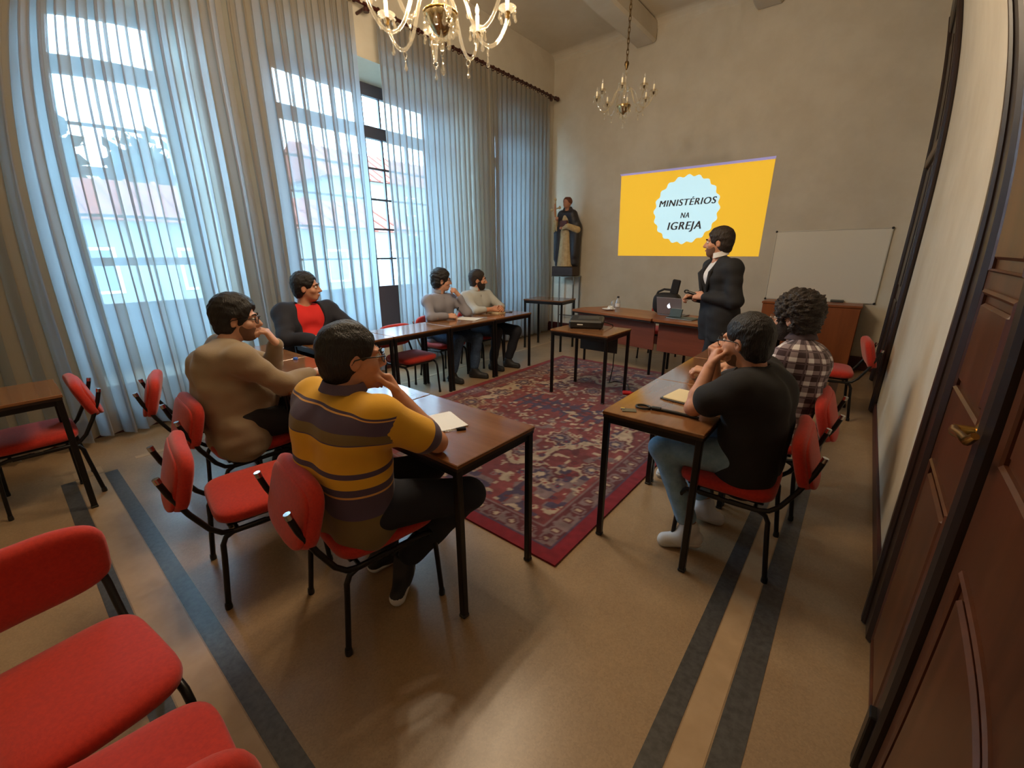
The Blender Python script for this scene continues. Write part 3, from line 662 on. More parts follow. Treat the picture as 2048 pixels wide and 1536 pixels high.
MB().lathe([(.016, 0), (.0165, .012), (.013, .016), (0, .0165)], 16).build('cap_top', M('blue_plastic', (60, 110, 210), .4), t, 60); MB().lathe([(.0172, 0), (.0172, .004)], 16).build('seal_ring', MATS['blue_plastic'], t, 60)
# ---------------------------------------------------------------- chandeliers
CANDLE = M('candle_sleeve', (236, 226, 200), .5)
BULBON = M('lit_bulb', (255, 214, 150), .4, emit=9.)
BULBOFF = mix_mat('clear_bulb', [('ShaderNodeBsdfTransparent', (1, 1, 1), None, .8), ('ShaderNodeBsdfGlossy', (1, 1, 1), .05, .2)])
DROPM = CRYSTAL
def drop_mb(h=.055, r=.013):
    return MB().lathe([(0, 0), (r * .25, -.006), (r * .5, -.02 * h / .055), (r, -h * .68), (r * .8, -h * .86), (0, -h)], 8, cap=False)
BEAD = MB().lathe([(0, .008), (.006, .004), (.008, 0), (.006, -.004), (0, -.008)], 8, cap=False)
def mesh_of(mb, nm, mat, sm=30.):
    o = mb.build(nm, mat, None, sm); me = o.data; bpy.data.objects.remove(o); return me
def inst(nm, me, parent, loc, rz=0., sc=1.):
    o = bpy.data.objects.new(nm, me); COL.objects.link(o); o.parent = parent; o.location = loc; o.rotation_euler = (0, 0, rz); o.scale = (sc, sc, sc); return o
def chandelier(label, loc, R, n, lit, tiers, a0=0.):
    t = thing('chandelier', label, 'chandelier', loc, a0, 'crystal chandeliers on chains'); k = R / .42
    ztop = ZC - loc[2]
    # chain, canopy, stem
    mb = MB(); zz = .62 * k
    nl = int((ztop - zz) / .045)
    for i in range(nl):
        z = zz + (i + .5) * (ztop - zz) / nl; L_ = (ztop - zz) / nl * .72; r = .0022 * 1.6
        pts = [(.011 * math.cos(a) * (i % 2), .011 * math.cos(a) * (1 - i % 2), z + L_ * math.sin(a)) for a in [2 * PI * q / 10 for q in range(10)]]
        mb.tube(pts, r, 5, closed=True)
    mb.build('chain', BRASS if lit else M('aged_brass', (96, 76, 46), .35, .9), t, 60)
    BR = BRASS if lit else MATS['aged_brass']
    MB().lathe([(.0, 0), (.03, -.05), (.06, -.02), (.065, 0)], 16, (0, 0, ztop), cap=False).build('ceiling_canopy', BR, t, 60)
    MB().lathe([(.004, .62 * k), (.03 * k, .60 * k), (.034 * k, .57 * k), (.006, .50 * k)], 14).build('top_cone', BR, t, 60)
    MB().lathe([(.012 * k, .50 * k), (.03 * k, .46 * k), (.012 * k, .42 * k), (.02 * k, .36 * k), (.045 * k, .30 * k), (.05 * k, .26 * k), (.02 * k, .2 * k), (.016 * k, .14 * k), (.05 * k, .08 * k), (.03 * k, .03 * k), (.012 * k, 0)], 14).build('glass_column', CRYSTAL, t, 30)
    MB().lathe([(.095 * k, .035 * k), (.10 * k, .025 * k), (.085 * k, -.0), (.05 * k, -.05 * k), (.02 * k, -.075 * k), (0, -.08 * k)], 18, cap=False).build('silver_bowl', M('bowl_silver', (170, 150, 110), .2, .9), t, 60)
    MB().tube([(.1 * k * math.cos(a), .1 * k * math.sin(a), .035 * k) for a in [2 * PI * q / 24 for q in range(24)]], .006 * k, 6, closed=True).build('brass_rim', BRASS, t, 60)
    dm = mesh_of(drop_mb(.075 * k, .016 * k), 'crystal_drop', DROPM); ds = mesh_of(drop_mb(.05 * k, .011 * k), 'crystal_drop', DROPM); bm_ = mesh_of(BEAD, 'bead', DROPM)
    rm = mesh_of(MB().tube([(.016 * k * math.cos(a), 0, .016 * k * math.sin(a)) for a in [2 * PI * q / 14 for q in range(14)]], .003 * k, 6, closed=True), 'hanging_ring', CRYSTAL, 60)
    for j in range(12):
        a = 2 * PI * j / 12; inst('bead', bm_, t, (.098 * k * math.cos(a), .098 * k * math.sin(a), .02 * k)); inst('crystal_drop', dm, t, (.096 * k * math.cos(a), .096 * k * math.sin(a), .012 * k), a)
    for j in range(6):
        a = 2 * PI * j / 6 + .3; inst('crystal_drop', dm, t, (.05 * k * math.cos(a), .05 * k * math.sin(a), -.06 * k), a)
    inst('hanging_ring', rm, t, (0, 0, -.155 * k)); inst('bead', bm_, t, (0, 0, -.185 * k)); inst('crystal_drop', dm, t, (0, 0, -.195 * k), 0, 1.1)
    MB().lathe([(.02 * k, -.07 * k), (.03 * k, -.09 * k), (.014 * k, -.14 * k)], 10).build('bottom_knop', CRYSTAL, t, 30)
    for ti, (rr, zoff, m, ph) in enumerate(tiers):
        q = rr / .42
        prof = [(.05, .06), (.10, .075), (.15, .03), (.185, -.06), (.23, -.15), (.29, -.19), (.35, -.165), (.40, -.09), (.42, -.03)]
        pa = np.array(prof); sp_ = np.linspace(0, 8, 29); ii = np.clip(sp_.astype(int), 0, 7); fr_ = (sp_ - ii)[:, None]; g_ = lambda o: pa[np.clip(ii + o, 0, 8)]
        cr_ = .5 * (2 * g_(0) + (g_(1) - g_(-1)) * fr_ + (2 * g_(-1) - 5 * g_(0) + 4 * g_(1) - g_(2)) * fr_ ** 2 + (3 * g_(0) - g_(-1) - 3 * g_(1) + g_(2)) * fr_ ** 3)
        am = mesh_of(MB().tube([(x * q, 0, z * k + zoff) for x, z in cr_], [.0105 * k * (1 + .12 * (i_ % 2)) for i_ in range(29)], 8), 'arm', CRYSTAL, 60)
        bob = mesh_of(MB().lathe([(.0, -.005), (.02, -.004), (.05, .012), (.056, .022), (.048, .016), (.015, .006)], 16, cap=False), 'drip_pan', CRYSTAL, 60)
        cup = mesh_of(MB().lathe([(.006, -.04), (.014, -.03), (.012, -.012), (.020, -.004), (.0, 0)], 12, cap=False), 'candle_cup', BR, 60)
        can = mesh_of(MB().lathe([(.0, 0), (.0125, 0), (.0125, .085), (.009, .09), (0, .09)], 12, cap=False), 'candle_sleeve', CANDLE, 60)
        bul = mesh_of(MB().lathe([(.007, 0), (.011, .012), (.0135, .026), (.010, .042), (.003, .056), (0, .062)], 12, cap=False), 'bulb', BULBON if lit else BULBOFF, 180)
        for j in range(m):
            a = ph + 2 * PI * j / m; cx, cy_ = rr * math.cos(a), rr * math.sin(a); z = -.03 * k + zoff
            arm = inst('arm', am, t, (0, 0, 0), a)
            lc = (rr, 0, z)
            inst('candle_cup', cup, arm, (rr, 0, z + .03 * k), 0, k); inst('drip_pan', bob, arm, (rr, 0, z + .03 * k), 0, k)
            inst('candle_sleeve', can, arm, (rr, 0, z + .035 * k), 0, k); inst('bulb', bul, arm, (rr, 0, z + .125 * k), 0, k)
            for q_ in range(6):
                b = 2 * PI * q_ / 6; px, py = rr + .052 * k * math.cos(b), .052 * k * math.sin(b)
                inst('bead', bm_, arm, (px, py, z + .036 * k)); inst('crystal_drop', ds, arm, (px, py, z + .028 * k), b)
            xl, zl = .29 * q, -.19 * k + zoff
            inst('hanging_ring', rm, arm, (xl, 0, zl - .026 * k), PI / 2); inst('bead', bm_, arm, (xl, 0, zl - .05 * k)); inst('crystal_drop', ds, arm, (xl, 0, zl - .06 * k), 0, 1.15)
            if lit:
                l = bpy.data.lights.new('bulb_light', 'POINT'); l.energy = BULB_WATT; l.color = (1.0, .79, .54); l.shadow_soft_size = .03
                lo = bpy.data.objects.new('bulb_light', l); COL.objects.link(lo); lo.parent = arm; lo.location = (rr, 0, z + .20 * k)
    return t
chandelier('lit crystal chandelier at the top edge with glowing bulbs', (-2.27, 2.10, 2.835), .42, 8, True, [(.42, .10, 8, .2), (.27, .36, 5, .0)])
chandelier('unlit crystal chandelier with white candle sleeves before the far wall', (-2.28, 4.63, 2.94), .285, 8, False, [(.285, .12, 8, .35)])

# ---------------------------------------------------------------- outside the windows
WALLX = M('facade_render', (128, 128, 121), .9, noise=(.6, 3.), c2=(116, 117, 112))
TILE = M('roof_tiles', (128, 58, 40), .85, noise=(1.5, 3.), c2=(108, 46, 32))
LEAF = M('tree_leaves', (34, 48, 30), .9, noise=(2., 4.), c2=(22, 34, 20))
BARK = M('bark', (70, 56, 44), .9)
def building(label, x0, x1, y0, y1, zb, ze, zr):
    t = thing('building', label, 'building', (0, 0, 0), group=None)
    MB().box(((x0 + x1) / 2, (y0 + y1) / 2, (zb + ze) / 2), (x1 - x0, y1 - y0, ze - zb)).build('facade', WALLX, t, 0)
    xm_ = (x0 + x1) / 2; o = .5
    roof = MB().add([(x1 + o, y0 - o, ze - .1), (x1 + o, y1 + o, ze - .1), (xm_, y1 + o, zr), (xm_, y0 - o, zr), (x0 - o, y0 - o, ze - .1), (x0 - o, y1 + o, ze - .1)], [(0, 1, 2, 3), (3, 2, 5, 4), (0, 3, 4), (1, 5, 2), (0, 4, 5, 1)]).build('roof', TILE, t, 0)
    n = int((y1 - y0) / .9); cm = None
    for i in range(n):
        y = y0 + (i + .5) * (y1 - y0) / n
        a, b = Vector((x1 + o, y, ze - .08)), Vector((xm_, y, zr + .02))
        if cm is None: cm = MB().tube([(x1 + o, 0, ze - .06), (xm_, 0, zr + .03)], .09, 6).build('tile_course', TILE, roof, 60); cm.location = (0, y, 0)
        else:
            c = cm.copy(); COL.objects.link(c); c.parent = roof; c.location = (0, y, 0)
    z = ze - 1.1
    while z > zb + 1:
        for i in range(int((y1 - y0) / 3)):
            y = y0 + 1.6 + 3 * i
            f = MB().box((x1 + .02, y, z - .7), (.08, 1.2, 1.6)).build('window', PAPER, t, 0); MB().box((x1 + .05, y, z - .7), (.04, 1.0, 1.4)).build('pane', M('far_pane', (110, 124, 130), .2), f, 0)
        z -= 3.2
    return t
building('long pale building with an orange tiled roof across the street', -28, -21, -14, 16, -8, 2.75, 4.4)
building('taller pale building with an orange roof seen beyond the middle window', -44, -34, 19, 44, -8, 7.5, 10.5)
struct('ground', MB().box((-40, 12, -8.3), (68, 110, .5)), M('street_ground', (110, 110, 104), .9))
def tree(label, x, y, h, r, seed):
    t = thing('tree', label, 'tree', (x, y, -8), 0, 'trees beyond the buildings'); rg = np.random.default_rng(seed)
    MB().tube([(0, 0, 0), (.1, .05, h * .3), (.0, .1, h * .6)], [.35, .28, .16], 8).build('trunk', BARK, t, 60)
    N = 1400; th = rg.random(N) * 2 * PI; cz = rg.random(N) * 2 - 1; rr = r * (.75 + .3 * rg.random(N)); s = np.sqrt(1 - cz ** 2)
    C = np.stack([rr * s * np.cos(th), rr * s * np.sin(th), h * .62 + rr * cz * (h * .4 / r)], 1); C *= 1 + .12 * np.sin(C[:, [1, 2, 0]] * 1.3)
    mb = MB()
    for c in C:
        a, b = rg.normal(size=3), rg.normal(size=3); a /= np.linalg.norm(a); b = np.cross(a, b); b /= np.linalg.norm(b); q = .8
        mb.add([c + a * q, c + b * q * .6, c - a * q, c - b * q * .6], [(0, 1, 2, 3)])
    mb.cushion((0, 0, h * .62), (r * 1.95, r * 1.95, h * .79), 1, 1, nu=20, nv=12)
    mb.build('crown', LEAF, t, 0)
for i, (x, y, h, r, l) in enumerate([(-46, 2.5, 20, 3.6, 'tall green tree seen at the left of the first window'), (-50, 11, 17, 3.6, 'green tree right of the tallest one beyond the first window'), (-52, 19, 14.5, 3.4, 'lower green tree beyond the right side of the first window'), (-47, -6.5, 19, 3.6, 'green tree beyond the left curtain edge'), (-30, 30, 13, 3.0, 'green tree beyond the middle window')]): tree(l, x, y, h, r, i)
# ---------------------------------------------------------------- signed-distance modelling (people and the statue)
A3 = lambda q: np.array(q, np.float32)
def unit(q): q = np.asarray(q, float); return q / (np.linalg.norm(q) + 1e-9)
class SDF:
    def __init__(s, lo, hi, h):
        s.lo = A3(lo); s.h = h; s.n = (np.ceil((A3(hi) - s.lo) / h).astype(int) + 1); s.D = np.full(tuple(s.n), .3, np.float32)
    def _sl(s, lo, hi):
        i0 = np.clip(np.floor((A3(lo) - s.lo) / s.h).astype(int), 0, s.n - 1); i1 = np.clip(np.ceil((A3(hi) - s.lo) / s.h).astype(int) + 1, 1, s.n)
        if (i1 <= i0).any(): return None
        ax = [s.lo[k] + s.h * np.arange(i0[k], i1[k], dtype=np.float32) for k in range(3)]
        return tuple(slice(a, b) for a, b in zip(i0, i1)), np.meshgrid(*ax, indexing='ij', sparse=True)
    def _put(s, sl, d, k, mode):
        a = s.D[sl]
        if mode == 'add':
            if k > 0: hh = np.maximum(k - np.abs(a - d), 0) / k; s.D[sl] = np.minimum(a, d) - hh * hh * k * .25
            else: s.D[sl] = np.minimum(a, d)
        elif mode == 'sub':
            d = -d
            if k > 0: hh = np.maximum(k - np.abs(a - d), 0) / k; s.D[sl] = np.maximum(a, d) + hh * hh * k * .25
            else: s.D[sl] = np.maximum(a, d)
    def cone(s, a, b, ra, rb=None, k=.02, mode='add'):
        rb = ra if rb is None else rb; a, b = A3(a), A3(b); m = max(ra, rb) + k + 3 * s.h
        q = s._sl(np.minimum(a, b) - m, np.maximum(a, b) + m)
        if q is None: return s
        sl, (X, Y, Z) = q; ab = b - a; L2 = float(ab @ ab) + 1e-9
        t = np.clip(((X - a[0]) * ab[0] + (Y - a[1]) * ab[1] + (Z - a[2]) * ab[2]) / L2, 0, 1)
        d = np.sqrt((X - a[0] - t * ab[0]) ** 2 + (Y - a[1] - t * ab[1]) ** 2 + (Z - a[2] - t * ab[2]) ** 2) - (ra + (rb - ra) * t)
        s._put(sl, d, k, mode); return s
    def ell(s, c, r, R=None, k=.02, mode='add'):
        c, r = A3(c), A3(r); R = np.eye(3) if R is None else np.asarray(R)     # rows of R: local axes in world space
        m = float(r.max()) + k + 3 * s.h; q = s._sl(c - m, c + m)
        if q is None: return s
        sl, (X, Y, Z) = q; X, Y, Z = X - c[0], Y - c[1], Z - c[2]
        P = [(R[i, 0] * X + R[i, 1] * Y + R[i, 2] * Z) / r[i] for i in range(3)]
        k0 = np.sqrt(P[0] ** 2 + P[1] ** 2 + P[2] ** 2); k1 = np.sqrt((P[0] / r[0]) ** 2 + (P[1] / r[1]) ** 2 + (P[2] / r[2]) ** 2) + 1e-6
        s._put(sl, k0 * (k0 - 1) / k1, k, mode); return s
    def plane(s, p, n, k=0.):
        """keep the side the normal points away from"""
        p, n = A3(p), A3(unit(n)); ax = [s.lo[i] + s.h * np.arange(s.n[i], dtype=np.float32) for i in range(3)]
        X, Y, Z = np.meshgrid(*ax, indexing='ij', sparse=True)
        s._put(tuple(slice(0, q) for q in s.n), -((X - p[0]) * n[0] + (Y - p[1]) * n[1] + (Z - p[2]) * n[2]), k, 'sub'); return s
    def mesh(s):
        D = s.D; D[0], D[-1], D[:, 0], D[:, -1], D[:, :, 0], D[:, :, -1] = (np.maximum(q, s.h) for q in (D[0], D[-1], D[:, 0], D[:, -1], D[:, :, 0], D[:, :, -1]))
        neg = D < 0; cnt = np.zeros(tuple(s.n - 1), np.uint8)
        cs = [(i, j, k) for i in (0, 1) for j in (0, 1) for k in (0, 1)]; S = lambda a, i, j, k: a[i:a.shape[0] - 1 + i, j:a.shape[1] - 1 + j, k:a.shape[2] - 1 + k]
        for c in cs: cnt += S(neg, *c)
        act = np.argwhere((cnt > 0) & (cnt < 8)); idm = np.full(tuple(s.n - 1), -1, np.int32); idm[tuple(act.T)] = np.arange(len(act))
        val = np.stack([D[act[:, 0] + i, act[:, 1] + j, act[:, 2] + k] for i, j, k in cs], 1); ps = np.zeros((len(act), 3)); nn_ = np.zeros(len(act))
        for a in range(8):
            for b in range(a + 1, 8):
                if sum(x != y for x, y in zip(cs[a], cs[b])) != 1: continue
                va, vb = val[:, a], val[:, b]; m = (va < 0) != (vb < 0); t = np.where(m, va / np.where(m, va - vb, 1), 0)
                ps += m[:, None] * (np.array(cs[a]) + t[:, None] * (np.array(cs[b]) - np.array(cs[a]))); nn_ += m
        V = (act + ps / nn_[:, None]) * s.h + s.lo; F = []
        for ax in range(3):
            sl0 = [slice(None)] * 3; sl1 = [slice(None)] * 3; sl0[ax] = slice(0, -1); sl1[ax] = slice(1, None)
            a, b = neg[tuple(sl0)], neg[tuple(sl1)]; e = np.argwhere(a != b); o1, o2 = [k for k in range(3) if k != ax]
            e = e[(e[:, o1] > 0) & (e[:, o2] > 0) & (e[:, o1] < s.n[o1] - 1) & (e[:, o2] < s.n[o2] - 1)]
            fl = a[tuple(e.T)]
            def at(d1, d2): q = e.copy(); q[:, o1] -= d1; q[:, o2] -= d2; return idm[tuple(q.T)]
            Q = np.stack([at(1, 1), at(0, 1), at(0, 0), at(1, 0)], 1); flip = fl if ax != 1 else ~fl
            Q[~flip] = Q[~flip][:, ::-1]; F.append(Q)
        F = np.concatenate(F); return V, F[(F >= 0).all(1)]
def np_mesh(name, V, F):
    me = bpy.data.meshes.new(name); n, m = len(V), len(F)
    me.vertices.add(n); me.vertices.foreach_set('co', np.asarray(V, np.float32).ravel())
    me.loops.add(m * 4); me.loops.foreach_set('vertex_index', np.asarray(F, np.int32).ravel())
    me.polygons.add(m); me.polygons.foreach_set('loop_start', np.arange(0, m * 4, 4, dtype=np.int32)); me.update(calc_edges=True); me.validate()
    return me
def sdf_obj(name, sd, mat, parent, org, wr=0., seed=0, attrs=None, fq=1.):
    V, F = sd.mesh()
    if wr:
        rg = np.random.default_rng(seed); e1 = V[F[:, 2]] - V[F[:, 0]]; e2 = V[F[:, 3]] - V[F[:, 1]]; fn = np.cross(e1, e2); N = np.zeros_like(V)
        for k in range(4): np.add.at(N, F[:, k], fn)
        N /= np.linalg.norm(N, axis=1, keepdims=True) + 1e-12; d = np.zeros(len(V))
        for q in range(7):
            kv = rg.normal(size=3) * np.array([16, 16, 26]) * fq; d += np.sin(V @ kv + rg.random() * 6 + 1.2 * np.sin(V @ (rg.normal(size=3) * 9 * fq)))
        V = V + N * (d * wr / 2.6)[:, None]
    me = np_mesh(name, V - np.array(org), F)
    if attrs:
        for an, ar in attrs(V).items(): me.attributes.new(an, 'FLOAT', 'POINT').data.foreach_set('value', ar.astype(np.float32))
    return link(name, me, mat, parent, 180)

# ---------------------------------------------------------------- people
def skin(n, c): return M('skin_' + n, c, .55, noise=(14., 3.), c2=tuple(x * .9 for x in c), bump=(220., .06), spec=.35)
HAIRK = M('hair_black', (22, 18, 18), .55, bump=(170., .7), stretch=(1, 1, .25)); HAIRB = M('hair_dark_brown', (40, 28, 22), .55, bump=(170., .7), stretch=(1, 1, .25))
BEARD = M('beard_dark', (44, 32, 26), .8, bump=(260., .8))
STUBBLE = M('beard_stubble', (120, 86, 70), .85, bump=(300., .5))
EYEW = M('eye_white', (225, 220, 212), .25); EYEI = M('eye_iris', (38, 24, 16), .2); BROWM = M('brow_hair', (30, 22, 20), .8); LIPM = M('lip_skin', (150, 84, 76), .5)
DARKFR = M('glasses_frame', (20, 18, 20), .3); LENS = mix_mat('lens_glass', [('ShaderNodeBsdfTransparent', (.96, .97, .98), None, .9), ('ShaderNodeBsdfGlossy', (1, 1, 1), .02, .1)])
def hand(sd, W, d, n, side, curl, k=.005, spread=.022, sc=1.):
    W = np.array(W, float); d = unit(d); n = unit(np.array(n) - d * np.dot(n, d)); t = (np.cross(d, n) if side > 0 else np.cross(n, d))
    cr = list(curl) if isinstance(curl, (list, tuple)) else [curl] * 4
    for o in (.028, .009, -.010, -.028): sd.cone(W + t * o * .55 * sc, W + (d * .085 + t * o) * sc, .0155 * sc, .0125 * sc, k=.012)
    sd.ell(W + (d * .045) * sc + n * .004, (.034 * sc, .05 * sc, .015 * sc), np.stack([t, d, n]), k=.01)
    rot = lambda a: d * math.cos(a) + n * math.sin(a)
    for i, (o, ln) in enumerate(((.0315, .074), (.0105, .083), (-.0110, .077), (-.032, .060))):
        p = W + (d * (.088 if i in (1, 2) else .082) + t * o * spread / .022) * sc; a = .08; c = cr[i]; fan = t * (.10 * (1.5 - i) / 1.5) * (1 - c)
        for f, r0, r1, da in ((.46, .0098, .009, 1.25), (.30, .0088, .0082, 1.55), (.24, .0082, .0068, 1.0)):
            a += da * c; q = p + unit(rot(a) + fan) * ln * f * sc; sd.cone(p, q, r0 * sc, r1 * sc, k=k); p = q
    p = W + (d * .022 + t * .024) * sc; v = unit(d * .75 + t * .62 + n * .30); cm = float(np.mean(cr))
    for ln, r0, r1, b in ((.042, .0145, .0115, 0), (.034, .0112, .010, .45), (.028, .0098, .0075, .4)):
        v = unit(v + (d * .5 - t * .9 + n * .4) * b * (.35 + cm)); q = p + v * ln * sc; sd.cone(p, q, r0 * sc, r1 * sc, k=.006); p = q
def person(label, J, skinm, hair, hm, clothes, loc, h=.006, bulk=1., belly=0., beard=None, glasses=None, hd=1.0, extra=None):
    """J: joints in world space; clothes: dict of the garments; loc: where the figure rests"""
    J = {k: (np.array(v, float) if k not in ('curlL', 'curlR') else v) for k, v in J.items()}
    if J['pel'][2] < .7:
        J['pel'][2] -= .03; J['knL'][2] -= .02; J['knR'][2] -= .02
    t = thing('person', label, 'person', loc); org = np.array(loc, float)
    P, N, H = J['pel'], J['neck'], J['head']; r = unit(J['shR'] - J['shL']); u = unit(N - P); r = unit(r - u * (r @ u)); f = np.cross(u, r)
    hf = unit(J['hf']); hu = J.get('hu', A3((0, 0, 1))); hu = unit(hu - hf * (hu @ hf)); hr = np.cross(hf, hu); RH = np.stack([hr, hf, hu])
    hl = lambda x, y, z: H + (hr * x + hf * y + hu * z) * hd
    pts = np.array([v for k, v in J.items() if k not in ('hf', 'hu', 'dL', 'nL', 'dR', 'nR', 'curlL', 'curlR')]); lo, hi = pts.min(0) - .22, pts.max(0) + .22; lo[2] = max(lo[2], -.02)
    hipL, hipR = P - r * .09, P + r * .09; LN = np.linalg.norm(N - P); back = J.get('hunch', np.zeros(3))
    C = P + (N - P) * .70 + f * .012 + back; W0 = P + (N - P) * .36 + back * .6
    def torso(sd, e, k=.05, hem=0.):
        b = bulk
        for s_ in (-1, 1):
            sd.cone(P + r * s_ * .075 * b - u * hem, W0 + r * s_ * .068 * b, .112 * b + e, .104 * b + e, k=k)
            sd.cone(W0 + r * s_ * .068 * b, C + r * s_ * .080 * b, .104 * b + e, .110 * b + e, k=k)
            sh = J['shR'] if s_ > 0 else J['shL']; sd.cone(N - u * .055, sh, .056 + e, .052 * b + e, k=k)
            sd.cone(C + r * s_ * .07 * b, sh - u * .03, .095 * b + e, .05 + e, k=k)
        if belly: sd.ell(P + u * LN * .30 + f * (.07 + belly), (.135 * b + e, .10 + e, .135 + e), np.stack([r, f, u]), k=.06)
    # skin: one continuous body
    sd = SDF(lo, hi, h); torso(sd, -.004)
    for s_, x in ((1, 'R'), (-1, 'L')):
        sh, el, wr_ = J['sh' + x], J['el' + x], J['wr' + x]
        sd.cone(sh, el, .050 * bulk, .040, k=.03); m = el + (wr_ - el) * .3; sd.cone(el, m, .038, .041, k=.02); sd.cone(m, wr_, .041, .0265, k=.02)
        hand(sd, wr_, J['d' + x], J['n' + x], s_, J['curl' + x])
        hp = hipR if s_ > 0 else hipL; kn, an, to = J['kn' + x], J['an' + x], J['to' + x]
        sd.cone(hp, kn, .074 * bulk, .046, k=.03); sd.cone(kn, kn + (an - kn) * .35, .045, .046, k=.02); sd.cone(kn + (an - kn) * .35, an, .046, .032, k=.02); sd.cone(an - A3((0, 0, .025)), an - A3((0, 0, .01)) + (to - an) * .8, .020, .014, k=.01)
    sd.cone(N - u * .03, hl(0, -.025, -.05), .060, .056, k=.025)
    sd.ell(hl(0, -.012, .035), A3((.077, .098, .090)) * hd, RH, k=.03).ell(hl(0, .03, -.035), A3((.064, .066, .082)) * hd, RH, k=.03)
    sd.ell(hl(0, .052, -.088), A3((.040, .036, .027)) * hd, RH, k=.025)
    for s_ in (-1, 1):
        sd.ell(hl(s_ * .034, .105, .008), A3((.020, .016, .013)) * hd, RH, k=.012, mode='sub'); sd.cone(hl(s_ * .012, .092, .030), hl(s_ * .05, .078, .028), .010, .009, k=.012)
        sd.ell(hl(s_ * .045, .062, -.022), A3((.024, .022, .020)) * hd, RH, k=.02)
        sd.ell(hl(s_ * .078, -.008, -.004), A3((.010, .020, .032)) * hd, RH, k=.006); sd.ell(hl(s_ * .087, .0, .0), A3((.006, .010, .018)) * hd, RH, k=.005, mode='sub')
    sd.cone(hl(0, .092, .018), hl(0, .116, -.024), .010, .014, k=.012); sd.cone(hl(-.010, .102, -.030), hl(.010, .102, -.030), .010, .010, k=.008)
    sd.ell(hl(0, .092, -.056), A3((.026, .013, .007)) * hd, RH, k=.006).ell(hl(0, .090, -.070), A3((.022, .013, .008)) * hd, RH, k=.006)
    body = sdf_obj('body', sd, skinm, t, org)
    for s_ in (-1, 1):
        ey = MB().lathe([(0, -.0125)] + [(.0125 * math.cos(a), .0125 * math.sin(a)) for a in np.linspace(-1.2, 1.2, 7)] + [(0, .0125)], 12, cap=False, R=Matrix(np.stack([hr, hu, hf], 1).tolist()), c=hl(s_ * .033, .0835, .009) - org).build('eye', EYEW, t, 180)
        MB().lathe([(0, 0), (.0062, -.0006)], 12, cap=False, R=Matrix(np.stack([hr, hu, hf], 1).tolist()), c=hl(s_ * .033, .0964, .009) - org).build('iris', EYEI, ey, 180)
        MB().tube([hl(s_ * .014, .1035, .030) - org, hl(s_ * .032, .1015, .037) - org, hl(s_ * .053, .086, .032) - org], [.004, .0045, .002], 6).build('eyebrow', BROWM, t, 180)
    MB().tube([hl(-.024, .094, -.062) - org, hl(0, .105, -.0625) - org, hl(.024, .094, -.062) - org], [.002, .0045, .002], 6).build('lips', LIPM, t, 180)
    # hair
    vol, front, nape, side = hair; g = .006
    sd = SDF(H - .23, H + .23, g); sd.ell(hl(0, -.018, .043 + vol * .4), A3((.082 + vol, .104 + vol, .094 + vol)) * hd, RH, k=0)
    sd.ell(hl(0, -.045, -.02), A3((.076 + vol * .8, .068 + vol * .8, .09)) * hd, RH, k=.03)
    sd.ell(hl(0, .128, -.045 + front), A3((.088, .095, .125)) * hd, RH, k=.012, mode='sub')
    sd.ell(hl(0, .05, -.10), A3((.12, .095, .085)) * hd, RH, k=.01, mode='sub')
    for s_ in (-1, 1): sd.ell(hl(s_ * .088, .004, -.012), A3((.022, .024, .036)) * hd, RH, k=.008, mode='sub')
    sd.plane(hl(0, 0, nape), -hu + hf * .25, k=.01)
    sdf_obj('hair', sd, hm, t, org, wr=side, seed=len(label), fq=5. if side < .006 else 10.)
    if beard is not None:
        sd = SDF(H - .16, H + .16, .0045); b = beard
        sd.ell(hl(0, .03, -.035), A3((.064 + b, .067 + b, .083 + b)) * hd, RH, k=.02).ell(hl(0, .054, -.090), A3((.043 + b, .038 + b, .03 + b)) * hd, RH, k=.02)
        sd.ell(hl(0, .112, -.008), A3((.064, .072, .034)) * hd, RH, k=.012, mode='sub'); sd.ell(hl(0, .105, -.062), A3((.021, .03, .010)) * hd, RH, k=.006, mode='sub')
        sd.plane(hl(0, -.012, 0), -hf, k=.008); sd.plane(hl(0, 0, .002), hu - hf * .0, k=.006)
        sdf_obj('beard', sd, BEARD if b > .006 else STUBBLE, t, org)
    if glasses is not None:
        gl = bpy.data.objects.new('glasses', None); COL.objects.link(gl); gl.parent = t
        for s_ in (-1, 1):
            ring = [hl(s_ * .036 + .027 * math.cos(a), .113 - .010 * abs(math.cos(a)) * (1 if math.cos(a) * s_ > 0 else .3), .004 + .021 * math.sin(a)) - org for a in [2 * PI * q / 20 for q in range(20)]]
            MB().tube(ring, .0022, 6, closed=True).build('rim', glasses, gl, 60); MB().add(ring, [tuple(range(20))]).build('lens', LENS, gl, 0)
            MB().tube([hl(s_ * .064, .108, .012) - org, hl(s_ * .078, .085, .014) - org, hl(s_ * .085, .02, .012) - org, hl(s_ * .086, -.01, .006) - org, hl(s_ * .084, -.02, -.01) - org], .0024, 6).build('temple_arm', glasses, gl, 60)
        MB().tube([hl(-.010, .114, .008) - org, hl(0, .118, .011) - org, hl(.010, .114, .008) - org], .0022, 6).build('bridge', glasses, gl, 60)
    # garments
    ex = J
    def arm_d(V, x):
        out = []
        for a, b in ((J['sh' + x], J['el' + x]), (J['el' + x], J['wr' + x])):
            ab = b - a; tt = np.clip((V - a) @ ab / (ab @ ab), 0, 1); out.append((np.linalg.norm(V - a - tt[:, None] * ab, axis=1), tt))
        return out
